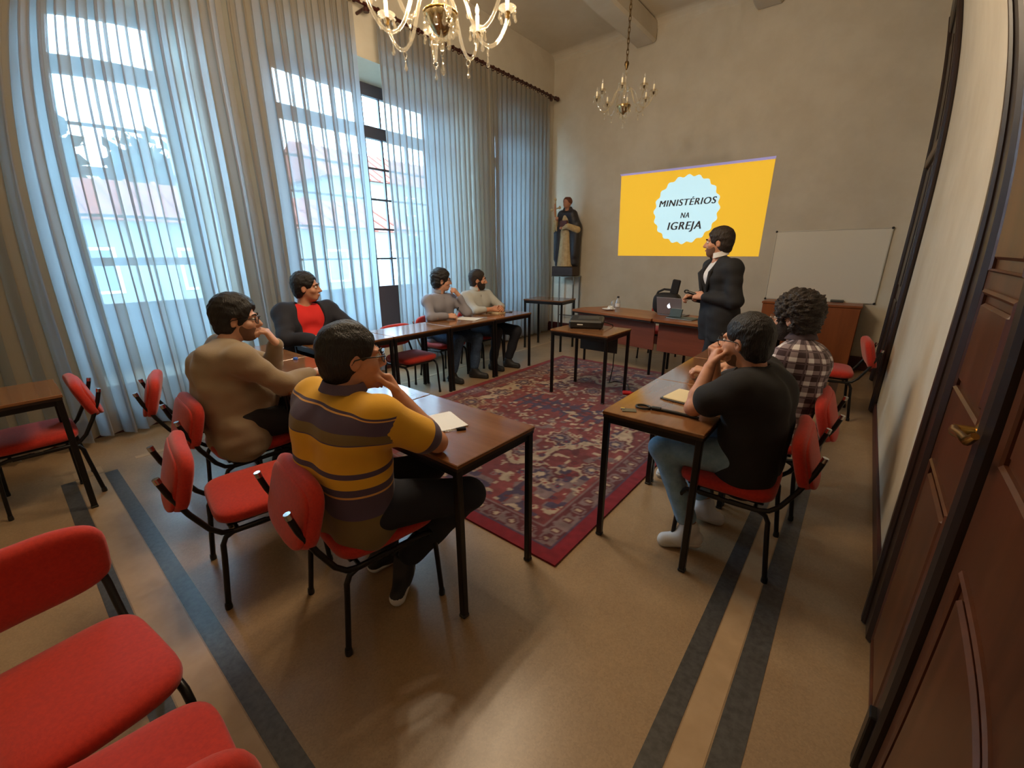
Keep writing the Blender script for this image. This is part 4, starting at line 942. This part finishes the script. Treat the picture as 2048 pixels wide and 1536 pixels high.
    def at_shirt(V):
        th_ = (V - P) @ u / LN; ang = np.arctan2((V - P) @ r, (V - P) @ -f); sl = np.zeros(len(V)); sv = np.zeros(len(V)); uu = ang * .16; hv = th_ * LN
        for x, sg in (('R', 1), ('L', -1)):
            (d1, t1), (d2, t2) = arm_d(V, x); lat = ((V - P) @ r) * sg; m = ((d1 < .085) & (lat > .145 * bulk) & (t1 > .02)) | (d2 < .075)
            lx = np.where(d2 < d1, 1 + t2, t1); sl[m] = 1; sv[m] = lx[m]; hv[m] = lx[m] * .28
            ax_ = unit(J['el' + x] - J['sh' + x]); s1 = unit(np.cross(ax_, f)); s2 = np.cross(ax_, s1); q = V - J['sh' + x]; uu[m] = (np.arctan2(q @ s1, q @ s2) * .055)[m]
        return dict(t=th_, sl=sl, sv=sv, uu=uu, hv=hv)
    for g_ in clothes:
        nm, kind, mat = g_['name'], g_['kind'], g_['mat']; hh = g_.get('h', .0085); e = g_.get('e', .012); sd = SDF(lo, hi, hh)
        if kind == 'top':
            torso(sd, e, hem=g_.get('hem', .05))
            for x in 'RL':
                sh, el, wr_ = J['sh' + x], J['el' + x], J['wr' + x]; ln = g_.get('sleeve', 2.0)
                if ln <= 1: sd.cone(sh, sh + (el - sh) * ln, .056 * bulk + e, .052 + e * 1.2, k=.035)
                elif ln > 1:
                    sd.cone(sh, el, .052 * bulk + e, .043 + e, k=.035); q = el + (wr_ - el) * (ln - 1); sd.cone(el, q, .043 + e, .032 + e * .7, k=.02)
            if g_.get('skirt'):
                for s_ in (-1, 1): sd.cone(P + r * s_ * .07, P + r * s_ * .085 - u * g_['skirt'], .118 + e, .118 + e, k=.05)
                sd.plane(P - u * (g_['skirt'] + .02), -u)
            sd.cone(N + u * .015 + f * .012, N + u * .16 + f * .06, g_.get('neck', .058), .075, k=.01, mode='sub')
            if g_.get('open'):
                w_, z0, z1 = g_['open']
                a, b = P + (N - P) * z0 + f * g_.get('ofs', (.20, .10))[0], N + u * .01 + f * g_.get('ofs', (.20, .10))[1]
                sd.cone(a, b, w_ * .35, w_, k=.008, mode='sub'); sd.cone(a + f * .06, b + f * .08, w_ * .6, w_ * 1.3, k=.008, mode='sub')
            o = sdf_obj(nm, sd, mat, t, org, g_.get('wr', .0035), len(label) + 3, at_shirt)
        elif kind == 'trousers':
            for s_, x in ((1, 'R'), (-1, 'L')):
                hp = hipR if s_ > 0 else hipL; kn, an = J['kn' + x], J['an' + x]; q = kn + (an - kn) * g_.get('len', .88)
                sd.cone(P + r * s_ * .07 + u * .03, hp, .108 * bulk + e * .5, .10 * bulk + e, k=.05); sd.cone(hp, kn, .092 * bulk + e * .6, .062 + e * .5, k=.04); sd.cone(kn, q, .061 + e * .5, .046 + e, k=.03)
            o = sdf_obj(nm, sd, mat, t, org, g_.get('wr', .003), 5, lambda V: {})
        if g_.get('label'): o['label'] = g_['label']
    for x in 'RL':
        sp = clothes[0].get('shoe') or [c_ for c_ in clothes if 'shoe' in c_][0]['shoe']; an, to = J['an' + x], J['to' + x]; d = unit(to - an); sd = SDF(np.minimum(an, to) - .12, np.maximum(an, to) + .12, .006)
        dh = unit(np.array([d[0], d[1], 0])); he = an - dh * .035 - A3((0, 0, max(0., min(.06, an[2] - .045))))
        sd.cone(he, to, .040, .034, k=.02); sd.cone(an + A3((0, 0, .0)), he + dh * .05, .042, .042, k=.02); mid = (he + to) / 2; sd.cone(an, mid, .04, .034, k=.03); sd.plane((0, 0, .012), (0, 0, -1)); sd.plane(an + A3((0, 0, .035)), (0, 0, 1))
        so = sdf_obj('shoe', sd, sp[0], t, org); s2 = SDF(np.minimum(he, to) - .12, np.maximum(he, to) + .12, .006); s2.cone(he - A3((0, 0, .012)), to - A3((0, 0, .008)), .0415, .0365, k=.01); s2.plane(he + A3((0, 0, -.018)), unit(np.cross(dh, np.cross(to - he, dh)) * 0 + A3((0, 0, 1)) + 0 * d)); s2.plane((0, 0, .0005), (0, 0, -1))
        if abs(he[2] - to[2]) < .05: sdf_obj('sole', s2, sp[1], so, org)
        sd = SDF(an - .1, an + .16, .006); kk = unit(J['kn' + x] - an); sd.cone(an + kk * .0, an + kk * .09, .040, .044, k=0); sdf_obj('sock', sd, sp[2], t, org)
    if extra: extra(t, J, org, dict(r=r, u=u, f=f, hl=hl, N=N, P=P, LN=LN))
    return t
def collar(t, org, F_, mat, rad=.068, hgt=.04, gap=.5, tilt=.25):
    N, u, f, r = F_['N'], F_['u'], F_['f'], F_['r']; V = []; n = 28; ax = unit(u + f * tilt); rr = unit(r - ax * (r @ ax)); ff = np.cross(ax, rr); th = .005
    Fc = []
    for i in range(n + 1):
        a = gap + (2 * PI - 2 * gap) * i / n; d = ff * math.cos(a) + rr * math.sin(a); c = N + u * .016
        for q, z in ((rad, 0), (rad - .006, hgt), (rad + .002, hgt + .002), (rad + .016, .004)): V.append(c + d * q + ax * z - org)
    for i in range(n):
        for k in range(4): a, b = i * 4 + k, i * 4 + (k + 1) % 4; Fc.append((a, b, b + 4, a + 4))
    return MB().add(V, Fc).build('collar', mat, t, 60)
def watch(t, J, org, x, mat=None, nm='wristwatch'):
    w_, e = J['wr' + x], J['el' + x]; ax = unit(w_ - e); c = w_ - ax * .03; n = -unit(J['n' + x] - ax * (J['n' + x] @ ax)); s_ = np.cross(ax, n)
    st = MB().tube([c + (n * math.cos(a) + s_ * math.sin(a)) * .033 - org for a in [2 * PI * q / 18 for q in range(18)]], .007, 6, closed=True).build(nm, mat or BLACKPL, t, 60)
    MB().lathe([(0, .0), (.019, 0), (.019, .009), (.016, .011), (0, .011)], 16, c=c + n * .034 - org, R=Matrix(np.stack([ax, s_, n], 1).tolist())).build('watch_face', CHROME, st, 60)
def pattern(name, build, rough=.85, sheen=.15):
    m = M(name, (128, 128, 128), rough, 0, .25, bump=(420., .15), sheen=sheen); nt = m.node_tree
    A = lambda n: nn(nt, 'ShaderNodeAttribute', attribute_name=n).outputs['Fac']
    nt.links.new(build(nt, A), nt.nodes['Principled BSDF'].inputs['Base Color']); return m
def ramp(nt, fac, stops):
    cr = nn(nt, 'ShaderNodeValToRGB'); cr.color_ramp.interpolation = 'CONSTANT'; e = cr.color_ramp.elements
    while len(e) < len(stops): e.new(.5)
    for i, (p, c) in enumerate(stops): e[i].position = p; e[i].color = lin(c) + (1,)
    nt.links.new(fac, cr.inputs[0]); return cr.outputs[0]
def mixc(nt, fac, a, b):
    mx = nn(nt, 'ShaderNodeMix', data_type='RGBA'); L = nt.links.new; L(fac, mx.inputs[0])
    for s_, q in ((6, a), (7, b)):
        if isinstance(q, tuple): mx.inputs[s_].default_value = lin(q) + (1,)
        else: L(q, mx.inputs[s_])
    return mx.outputs[2]
def mth(nt, op, a, b=None):
    n = nn(nt, 'ShaderNodeMath', operation=op)
    for i, q in enumerate((a, b)):
        if q is None: continue
        if isinstance(q, (int, float)): n.inputs[i].default_value = q
        else: nt.links.new(q, n.inputs[i])
    return n.outputs[0]
S1, S2, S3 = skin('warm', (214, 156, 128)), skin('tan', (206, 148, 118)), skin('light', (216, 164, 138))
JEANB = M('denim_blue', (64, 86, 116), .9, noise=(60., 3.), c2=(50, 68, 96), bump=(500., .2)); JEANL = M('denim_light', (140, 174, 200), .9, noise=(30., 3.), c2=(122, 156, 184), bump=(500., .2))
NAVYT = M('trousers_navy', (28, 30, 40), .9, bump=(400., .15)); DARKT = M('trousers_charcoal', (34, 34, 40), .9, bump=(400., .15)); SUITM = M('suit_black', (25, 25, 30), .8, bump=(500., .12)); JACKM = M('jacket_navy', (34, 36, 48), .85, bump=(400., .15))
REDT = M('red_cotton', (214, 38, 36), .85, bump=(400., .12)); WHITEC = M('white_cotton', (226, 224, 226), .8, bump=(400., .1)); GREYC = M('grey_shirting', (138, 136, 146), .85, bump=(400., .12)); PALEC = M('pale_shirting', (182, 184, 182), .85, bump=(400., .12)); BEIGEC = M('beige_knit', (150, 130, 104), .95, bump=(350., .25), sheen=.2); BLACKC = M('black_cotton', (32, 31, 33), .9, bump=(400., .15))
SHOEK = M('shoe_dark', (34, 32, 34), .6); SOLEW = M('sole_white', (206, 204, 200), .6); SHOEW = M('shoe_white', (214, 216, 220), .65); SOCKG = M('sock_grey', (150, 150, 150), .9); SOCKD = M('sock_dark', (36, 36, 42), .9); SOCKW = M('sock_skin', (150, 104, 84), .7)
PUR, OLI, YEL, ORA = (86, 72, 92), (122, 102, 66), (226, 170, 48), (226, 168, 96)
def polo_pat(nt, A):
    f = mth(nt, 'ADD', mth(nt, 'MULTIPLY', A('t'), .8), .1); T = lambda q: q * .8 + .1
    body = ramp(nt, f, [(0, OLI), (T(.07), PUR), (T(.285), ORA), (T(.30), PUR), (T(.365), YEL), (T(.455), PUR), (T(.50), YEL), (T(.745), PUR), (T(.755), OLI), (T(.835), PUR), (T(.945), ORA), (T(.958), PUR), (T(.972), YEL)])
    slv = ramp(nt, mth(nt, 'MULTIPLY', A('sv'), .8), [(0, YEL), (.555, PUR)])
    return mixc(nt, mth(nt, 'GREATER_THAN', A('sl'), .5), body, slv)
def plaid_pat(nt, A):
    def band(v, per, wd): return mth(nt, 'LESS_THAN', mth(nt, 'FRACT', mth(nt, 'ADD', mth(nt, 'DIVIDE', v, per), 50)), wd)
    a, b = band(A('uu'), .062, .36), band(A('hv'), .062, .36); c, d = band(mth(nt, 'ADD', A('uu'), .012), .062, .10), band(mth(nt, 'ADD', A('hv'), .012), .062, .10)
    base = mixc(nt, a, (62, 44, 48), (142, 126, 130)); two = mixc(nt, b, base, mixc(nt, a, (142, 126, 130), (222, 216, 218)))
    return mixc(nt, mth(nt, 'MAXIMUM', c, d), two, (96, 78, 84))
POLO = pattern('striped_polo_cotton', polo_pat); PLAID = pattern('checked_shirting', plaid_pat)
T = lambda **k: k

# 1 man in the striped polo, seen from behind
def ex1(t, J, org, F):
    collar(t, org, F, M('polo_collar', PUR, .85, bump=(400., .2)), .070, .036, .35, .10)
person('man in yellow and purple striped polo shirt, seen from behind, hand at his cheek', dict(
    pel=(-1.45, .74, .575), neck=(-1.425, .745, 1.0), head=(-1.435, .80, 1.125), hf=(.30, .95, -.06), hu=(0.03, .22, 1), hunch=np.array([0, -.035, 0]),
    shR=(-1.225, .765, .95), shL=(-1.615, .73, .955), elR=(-1.195, .985, .785), wrR=(-1.335, .925, .965), dR=(-.5, -.12, .85), nR=(-.55, -.75, -.2), curlR=[.55, .8, .85, .9],
    elL=(-1.62, .985, .785), wrL=(-1.37, 1.03, .785), dL=(1, -.15, .05), nL=(0, .1, -1), curlL=.25,
    knR=(-1.15, 1.10, .53), anR=(-1.42, .93, .14), toR=(-1.345, .83, .05), knL=(-1.47, 1.16, .53), anL=(-1.60, .92, .12), toL=(-1.60, 1.05, .035)),
    S2, (.006, .008, -.085, .002), HAIRK, [T(name='polo_shirt', kind='top', mat=POLO, sleeve=.72, e=.016, hem=.06, neck=.058, wr=.004, h=.0075), T(name='trousers', kind='trousers', mat=NAVYT, shoe=(SHOEK, SOLEW, SOCKG))],
    (-1.45, .74, .495), h=.005, bulk=1.06, glasses=DARKFR, extra=ex1)
# 2 man in the beige sweater
def ex2(t, J, org, F):
    watch(t, J, org, 'L')
person('man in beige sweater and round glasses, writing with a hand over his mouth', dict(
    pel=(-2.73, .745, .575), neck=(-2.83, .80, 1.005), head=(-2.83, .885, 1.13), hf=(.50, .86, -.05), hu=(.05, .12, 1), hunch=np.array([-.03, -.05, 0]),
    shR=(-2.585, .79, .945), shL=(-2.985, .82, .955), elR=(-2.50, .95, .775), wrR=(-2.60, 1.17, .785), dR=(-.30, .9, -.12), nR=(-.25, 0, -1), curlR=[.55, .6, .7, .75],
    elL=(-2.93, 1.06, .785), wrL=(-2.755, 1.045, .975), dL=(-.15, -.42, .88), nL=(-.50, -.80, -.3), curlL=[.5, .5, .55, .6],
    knR=(-2.55, 1.14, .53), anR=(-2.60, 1.02, .11), toR=(-2.58, 1.15, .035), knL=(-2.86, 1.15, .53), anL=(-2.88, .98, .11), toL=(-2.88, 1.12, .035)),
    S3, (.020, .012, -.08, .003), HAIRK, [T(name='sweater', kind='top', mat=BEIGEC, sleeve=1.9, e=.020, hem=.08, wr=.006, h=.0075), T(name='trousers', kind='trousers', mat=DARKT, shoe=(SHOEK, SOLEW, SOCKG))],
    (-2.73, .745, .495), h=.005, bulk=1.14, belly=.05, beard=.003, glasses=DARKFR, extra=ex2)
held = pen('clear pen held over the papers by the man in the beige sweater', (-2.66, 1.27, .80), 2.1); held.rotation_euler = (0, -.9, 2.1)
# 3 man in the red top and dark jacket
def ex3(t, J, org, F): watch(t, J, org, 'L', CHROME)
person('heavy-set man in red top and open dark jacket at the desk corner', dict(
    pel=(-4.05, 1.80, .575), neck=(-4.03, 1.835, 1.055), head=(-3.995, 1.86, 1.205), hf=(.62, .78, -.03), hu=(.05, 0, 1),
    shR=(-4.02, 1.63, .985), shL=(-4.0, 2.04, .985), elR=(-3.82, 1.54, .79), wrR=(-3.68, 1.72, .785), dR=(.35, .93, 0), nR=(-.6, .1, -.8), curlR=.55,
    elL=(-3.80, 2.17, .80), wrL=(-3.66, 1.97, .825), dL=(.1, -.98, .02), nL=(-.5, .0, -.85), curlL=.6,
    knR=(-3.62, 1.74, .53), anR=(-3.66, 1.74, .11), toR=(-3.52, 1.74, .035), knL=(-3.62, 1.98, .53), anL=(-3.66, 1.98, .11), toL=(-3.52, 1.98, .035)),
    S2, (.008, .012, -.075, .002), HAIRK, [T(name='red_top', kind='top', mat=REDT, sleeve=.4, e=.008, hem=.06, neck=.056), T(name='jacket', kind='top', mat=JACKM, sleeve=1.85, e=.028, hem=.10, neck=.07, open=(.115, .10, 1.0), wr=.006), T(name='trousers', kind='trousers', mat=DARKT, shoe=(SHOEK, SHOEK, SOCKD))],
    (-4.05, 1.80, .495), h=.006, bulk=1.16, belly=.04, hd=1.05, extra=ex3)
# 4 man in grey shirt and glasses
def ex4(t, J, org, F):
    collar(t, org, F, GREYC, .066, .038, .3, .2)
    MB().tube([F['N'] + F['f'] * .10 - F['u'] * z - org for z in (.05, .14)], .004, 6).build('shirt_placket', M('placket_dark', (92, 90, 100), .8), t, 60)
person('slim man in glasses and grey shirt, chin on his fist, by the curtains', dict(
    pel=(-4.04, 3.50, .575), neck=(-4.03, 3.49, 1.04), head=(-3.99, 3.51, 1.185), hf=(.58, .80, -.05), hu=(.06, 0, 1),
    shR=(-4.02, 3.30, .965), shL=(-4.01, 3.67, .965), elR=(-3.87, 3.21, .785), wrR=(-3.80, 3.42, .785), dR=(.55, .8, -.05), nR=(-.5, .3, -.8), curlR=[.6, .6, .7, .75],
    elL=(-3.82, 3.77, .785), wrL=(-3.885, 3.685, 1.01), dL=(-.10, -.65, .70), nL=(-.8, -.5, -.2), curlL=.8,
    knR=(-3.62, 3.40, .53), anR=(-3.66, 3.32, .11), toR=(-3.53, 3.34, .035), knL=(-3.56, 3.66, .53), anL=(-3.60, 3.64, .11), toL=(-3.46, 3.70, .035)),
    S3, (.018, .010, -.07, .003), HAIRK, [T(name='grey_shirt', kind='top', mat=GREYC, sleeve=1.86, e=.012, hem=.06, wr=.005), T(name='jeans', kind='trousers', mat=JEANB, shoe=(SHOEK, SHOEK, SOCKD))],
    (-4.04, 3.50, .495), h=.006, bulk=.98, glasses=DARKFR, extra=ex4)
held = pen('clear pen held upright by the man in glasses and grey shirt', (-3.72, 3.49, .825), .4); held.rotation_euler = (0, -1.1, .4)
# 5 bearded man in the pale shirt
def ex5(t, J, org, F):
    collar(t, org, F, PALEC, .068, .04, .3, .2)
    MB().tube([F['N'] + F['f'] * .11 - F['u'] * z - org for z in (.05, .13)], .004, 6).build('shirt_placket', M('placket_pale', (130, 132, 134), .8), t, 60)
person('bearded man in pale shirt with rolled cuffs, nearest the far corner', dict(
    pel=(-4.05, 4.16, .575), neck=(-4.05, 4.16, 1.025), head=(-4.02, 4.18, 1.16), hf=(.75, .66, -.05), hu=(.05, 0, 1),
    shR=(-4.04, 3.96, .955), shL=(-4.02, 4.35, .955), elR=(-3.86, 3.96, .785), wrR=(-3.76, 4.16, .795), dR=(.55, .82, .05), nR=(-.6, .4, -.65), curlR=.6,
    elL=(-3.84, 4.44, .785), wrL=(-3.73, 4.32, .805), dL=(.7, -.65, .0), nL=(-.5, -.5, -.65), curlL=.65,
    knR=(-3.60, 4.08, .53), anR=(-3.66, 4.06, .11), toR=(-3.52, 4.08, .035), knL=(-3.50, 4.36, .53), anL=(-3.60, 4.30, .11), toL=(-3.46, 4.34, .035)),
    S2, (.008, .014, -.07, .002), HAIRB, [T(name='pale_shirt', kind='top', mat=PALEC, sleeve=1.5, e=.014, hem=.06, wr=.005), T(name='trousers', kind='trousers', mat=NAVYT, shoe=(SHOEK, SHOEK, SOCKD))],
    (-4.05, 4.16, .495), h=.006, bulk=1.04, beard=.008, extra=ex5)
# 6 standing presenter
def ex6(t, J, org, F):
    collar(t, org, F, WHITEC, .066, .045, .35, .15)
    pn = bpy.data.objects.new('lapels', None)
    bpy.data.objects.remove(pn)
    for s_ in (-1, 1):
        a = F['N'] + F['r'] * s_ * .075 + F['f'] * .02 - org; b = F['P'] + F['f'] * .135 + F['u'] * F['LN'] * .28 + F['r'] * s_ * .01 - org; m = F['P'] + (F['N'] - F['P']) * .78 + F['f'] * .135 + F['r'] * s_ * .10 - org
        MB().tube([a, m, (m + b) / 2 + F['f'] * .012, b], [.012, .02, .016, .006], 8).build('lapel', SUITM, t, 60)
person('standing man in dark suit and white shirt, speaking by the projected slide', dict(
    pel=(-1.0, 4.30, .93), neck=(-1.065, 4.30, 1.45), head=(-1.09, 4.30, 1.585), hf=(-1, -.16, -.02), hu=(.03, 0, 1),
    shR=(-1.15, 4.43, 1.375), shL=(-.91, 4.165, 1.375), elR=(-1.19, 4.46, 1.09), wrR=(-1.25, 4.35, 1.09), dR=(-.9, -.4, .0), nR=(.1, -.5, -.85), curlR=.7,
    elL=(-.845, 4.10, 1.095), wrL=(-1.125, 4.16, 1.115), dL=(-.93, .30, .08), nL=(.05, .75, -.6), curlL=[.35, .6, .7, .75],
    knR=(-1.02, 4.40, .50), anR=(-1.0, 4.41, .09), toR=(-1.14, 4.42, .03), knL=(-1.03, 4.21, .50), anL=(-1.0, 4.20, .09), toL=(-1.14, 4.18, .03)),
    S1, (.010, .012, -.075, .002), HAIRB, [T(name='white_shirt', kind='top', mat=WHITEC, sleeve=0, e=.004, hem=.0, neck=.056), T(name='suit_jacket', kind='top', mat=SUITM, sleeve=1.88, e=.024, hem=.04, skirt=.20, neck=.068, open=(.078, .38, 1.0), ofs=(.165, .085), wr=.004), T(name='suit_trousers', kind='trousers', mat=SUITM, e=.02, len=.97, shoe=(SHOEK, SHOEK, SOCKD))],
    (-1.0, 4.30, 0), h=.006, bulk=.93, beard=.0025, extra=ex6)
t = thing('presentation_remote', 'small black remote in the standing man\'s hand', 'remote', (-1.225, 4.19, 1.135))
MB().tube([(.06, -.01, -.012), (0, 0, 0), (-.05, .01, .012)], [.011, .014, .013], 10).build('remote_body', BLACKPL, t, 60)
MB().tube([(-.068 + .018 * math.cos(a), .012, .016 + .013 * math.sin(a)) for a in [2 * PI * q / 16 for q in range(16)]], .007, 8, closed=True).build('remote_ring', BLACKPL, t, 60)
t = thing('phone', 'dark phone held low in the standing man\'s other hand', 'phone', (-1.285, 4.31, 1.075), .3)
MB().box((0, 0, 0), (.12, .06, .009), bev=.003).build('phone_body', BLACKPL, t); MB().box((0, 0, .0049), (.11, .054, .001)).build('screen', M('phone_screen', (30, 32, 40), .1), t)
# 7 man in black t-shirt
def ex7(t, J, org, F):
    MB().tube([F['N'] + (F['r'] * math.cos(a) + F['f'] * math.sin(a)) * .066 - F['u'] * (.0 + .022 * math.sin(a)) - org for a in [2 * PI * q / 24 for q in range(24)]], .006, 6, closed=True).build('neck_rib', BLACKC, t, 60)
person('man in black t-shirt and light jeans with hands clasped at his mouth, seen from behind', dict(
    pel=(-.285, 2.22, .575), neck=(-.325, 2.20, .975), head=(-.375, 2.20, 1.10), hf=(-.93, .34, -.10), hu=(-.14, 0, 1), hunch=np.array([.04, 0, 0]),
    shL=(-.345, 2.025, .915), shR=(-.31, 2.40, .915), elL=(-.525, 2.02, .785), wrL=(-.505, 2.13, .97), dL=(.10, .55, .75), nL=(.75, .45, -.2), curlL=.85,
    elR=(-.53, 2.36, .785), wrR=(-.52, 2.27, .985), dR=(.05, -.45, .8), nR=(.7, -.4, -.2), curlR=.85,
    knL=(-.665, 2.075, .53), anL=(-.47, 2.03, .13), toL=(-.575, 1.985, .035), knR=(-.69, 2.34, .53), anR=(-.475, 2.33, .13), toR=(-.40, 2.36, .035)),
    S1, (.004, .010, -.075, .0015), HAIRK, [T(name='t_shirt', kind='top', mat=BLACKC, sleeve=.64, e=.02, hem=.07, neck=.060, wr=.004, h=.0075), T(name='jeans', kind='trousers', mat=JEANL, e=.006, len=.86, shoe=(SHOEW, SOLEW, SOCKW))],
    (-.285, 2.22, .495), h=.005, bulk=1.06, beard=.003, glasses=DARKFR, extra=ex7)
# 8 man in the checked shirt
def ex8(t, J, org, F):
    collar(t, org, F, M('collar_dark', (70, 56, 62), .85), .068, .036, .4, .1); watch(t, J, org, 'L', M('beaded_strap', (60, 44, 34), .7), 'bead_bracelet')
person('curly-haired bearded man in checked shirt and glasses, beside the black t-shirt', dict(
    pel=(-.24, 2.88, .575), neck=(-.225, 2.92, 1.0), head=(-.275, 2.94, 1.13), hf=(-.95, .28, -.06), hu=(-.12, 0, 1), hunch=np.array([.04, 0, 0]),
    shL=(-.25, 2.745, .93), shR=(-.225, 3.11, .93), elL=(-.44, 2.70, .785), wrL=(-.625, 2.68, .80), dL=(-.93, -.1, .1), nL=(.15, .2, -.95), curlL=[.5, .6, .65, .7],
    elR=(-.45, 3.12, .785), wrR=(-.60, 2.95, .79), dR=(-.55, -.8, 0), nR=(0, 0, -1), curlR=.4,
    knL=(-.68, 2.80, .53), anL=(-.72, 2.72, .11), toL=(-.85, 2.68, .035), knR=(-.68, 3.0, .53), anR=(-.66, 3.0, .11), toR=(-.80, 3.02, .035)),
    S3, (.026, .012, -.105, .007), HAIRB, [T(name='checked_shirt', kind='top', mat=PLAID, sleeve=1.45, e=.020, hem=.07, wr=.005, h=.0075), T(name='jeans', kind='trousers', mat=JEANB, shoe=(SHOEW, SOLEW, SOCKD))],
    (-.24, 2.88, .495), h=.005, bulk=1.08, beard=.012, glasses=M('wire_frame', (150, 130, 110), .3, .8), extra=ex8)

# ---------------------------------------------------------------- painted statue on the stand
ROBE = M('statue_cream', (196, 174, 132), .55, noise=(20., 3.), c2=(176, 152, 112)); CLOAK = M('statue_cloak', (46, 44, 50), .5, noise=(20., 3.), c2=(36, 34, 40)); SFLESH = M('statue_flesh', (176, 122, 92), .5); SHAIR = M('statue_hair', (96, 48, 28), .6); BOOKM = M('statue_book', (92, 50, 40), .5); SBASE = M('statue_base', (58, 46, 42), .5)
sx, sy, sz = -4.35, 6.88, 1.104; org = (sx, sy, sz)
t = thing('statue', 'painted statue of a robed figure holding a cross and book, in the far corner', 'statue', org)
MB().box((0, 0, .085), (.46, .25, .17), bev=.012).build('plinth', SBASE, t)
q = lambda x, y, z: (sx + x, sy + y, sz + z)
def st(nm, mat, ops, h=.006, wr=0., lo=(-.32, -.2, .12), hi=(.32, .22, 1.5)):
    sd = SDF(q(*lo), q(*hi), h)
    for o in ops: getattr(sd, o[0])(*o[1:-1], **o[-1])
    return sdf_obj(nm, sd, mat, t, org, wr, 4)
K = lambda **k: k
ops = [('cone', q(0, -.01, .22), q(0, 0, .75), .125, .105, K(k=.03)), ('cone', q(0, 0, .75), q(0, .0, 1.02), .105, .09, K(k=.03))]
for i in range(9): a = PI + (i + .5) / 9 * PI; ops.append(('cone', q(.135 * math.cos(a), -.01 + .115 * math.sin(a), .17), q(.07 * math.cos(a), .075 * math.sin(a), .85), .030, .016, K(k=.022)))
ops.append(('plane', q(0, 0, .168), (0, 0, -1), K()))
st('robe', ROBE, ops)
st('cloak', CLOAK, [('cone', q(-.15, .04, .20), q(-.15, .03, .85), .10, .11, K(k=.03)), ('cone', q(.15, .04, .24), q(.15, .03, .85), .10, .11, K(k=.03)), ('cone', q(0, .05, .20), q(0, .05, .95), .12, .12, K(k=.03)), ('cone', q(-.15, .03, .85), q(-.11, .01, 1.06), .11, .08, K(k=.05)), ('cone', q(.15, .03, .85), q(.11, .01, 1.06), .115, .08, K(k=.05)), ('cone', q(-.1, .0, 1.05), q(.1, .0, 1.05), .085, .085, K(k=.04)),
    ('cone', q(-.22, .0, .88), q(-.20, -.02, .30), .055, .05, K(k=.03)), ('cone', q(.22, -.01, .9), q(.19, -.03, .36), .055, .045, K(k=.03)),
    ('ell', q(.0, -.17, .48), (.125, .17, .44), None, K(k=.02, mode='sub')), ('plane', q(0, 0, .172), (0, 0, -1), K())])
st('sleeves', ROBE, [('cone', q(-.23, -.04, .82), q(-.15, -.14, .94), .055, .045, K(k=.03)), ('cone', q(.24, -.04, .80), q(.11, -.15, .86), .06, .05, K(k=.03)), ('cone', q(.09, -.14, .86), q(.02, -.15, .83), .045, .030, K(k=.02))])
st('head', SFLESH, [('ell', q(.005, -.02, 1.265), (.068, .078, .088), None, K()), ('ell', q(.005, -.055, 1.225), (.052, .046, .058), None, K()), ('cone', q(.0, 0, 1.08), q(.005, -.01, 1.2), .042, .040, K()), ('cone', q(.005, -.088, 1.25), q(.005, -.106, 1.23), .010, .013, K(k=.01)), ('ell', q(-.02, -.095, 1.262), (.013, .012, .008), None, K(k=.008, mode='sub')), ('ell', q(.03, -.095, 1.262), (.013, .012, .008), None, K(k=.008, mode='sub'))], .005)
st('hair_ring', SHAIR, [('ell', q(.005, -.01, 1.285), (.080, .090, .078), None, K(k=0)), ('ell', q(.005, -.10, 1.24), (.062, .07, .075), None, K(k=.01, mode='sub')), ('ell', q(.005, -.01, 1.375), (.05, .055, .03), None, K(k=.006, mode='sub')), ('plane', q(0, 0, 1.235), (0, 0, -1), K(k=.01))], .005, .003)
st('hood', CLOAK, [('cone', q(-.07, .0, 1.12), q(-.06, .01, 1.17), .035, .028, K()), ('cone', q(.07, .0, 1.12), q(.06, .01, 1.17), .035, .028, K()), ('cone', q(-.07, .03, 1.12), q(.07, .03, 1.12), .045, .045, K())], .006)
st('hand', SFLESH, [('cone', q(-.13, -.14, .95), q(-.115, -.16, 1.0), .026, .024, K()), ('cone', q(-.12, -.185, 1.0), q(-.09, -.17, 1.01), .010, .010, K()), ('cone', q(-.12, -.185, .98), q(-.09, -.17, .985), .010, .010, K())], .005)
st('hand', SFLESH, [('cone', q(.02, -.15, .83), q(-.015, -.16, .83), .026, .022, K()), ('cone', q(-.01, -.18, .84), q(-.035, -.175, .84), .010, .009, K()), ('cone', q(-.01, -.18, .82), q(-.035, -.175, .82), .010, .009, K())], .005)
bk = MB().box((.04, -.16, .90), (.15, .05, .11), bev=.006, rot=Matrix.Rotation(.3, 3, 'X')).build('book', BOOKM, t)
cr = MB().tube([(-.105, -.175, .78), (-.13, -.17, 1.0), (-.155, -.165, 1.30)], [.012, .013, .012], 8).build('cross_staff', ROBE, t)
for a, b in (((-.225, -.165, 1.14), (-.065, -.165, 1.17)),): MB().tube([a, b], .013, 8).build('cross_arm', ROBE, cr)
for p_ in ((-.155, -.165, 1.31), (-.23, -.165, 1.138), (-.06, -.165, 1.172)): MB().lathe([(0, -.03), (.022, -.012), (.026, 0), (.016, .02), (0, .034)], 8, p_).build('cross_tip', ROBE, cr)
MB().tube([(-.15, -.18, 1.24), (-.146, -.185, 1.12), (-.14, -.185, 1.02)], [.014, .018, .008], 8).build('cross_figure', SFLESH, cr)
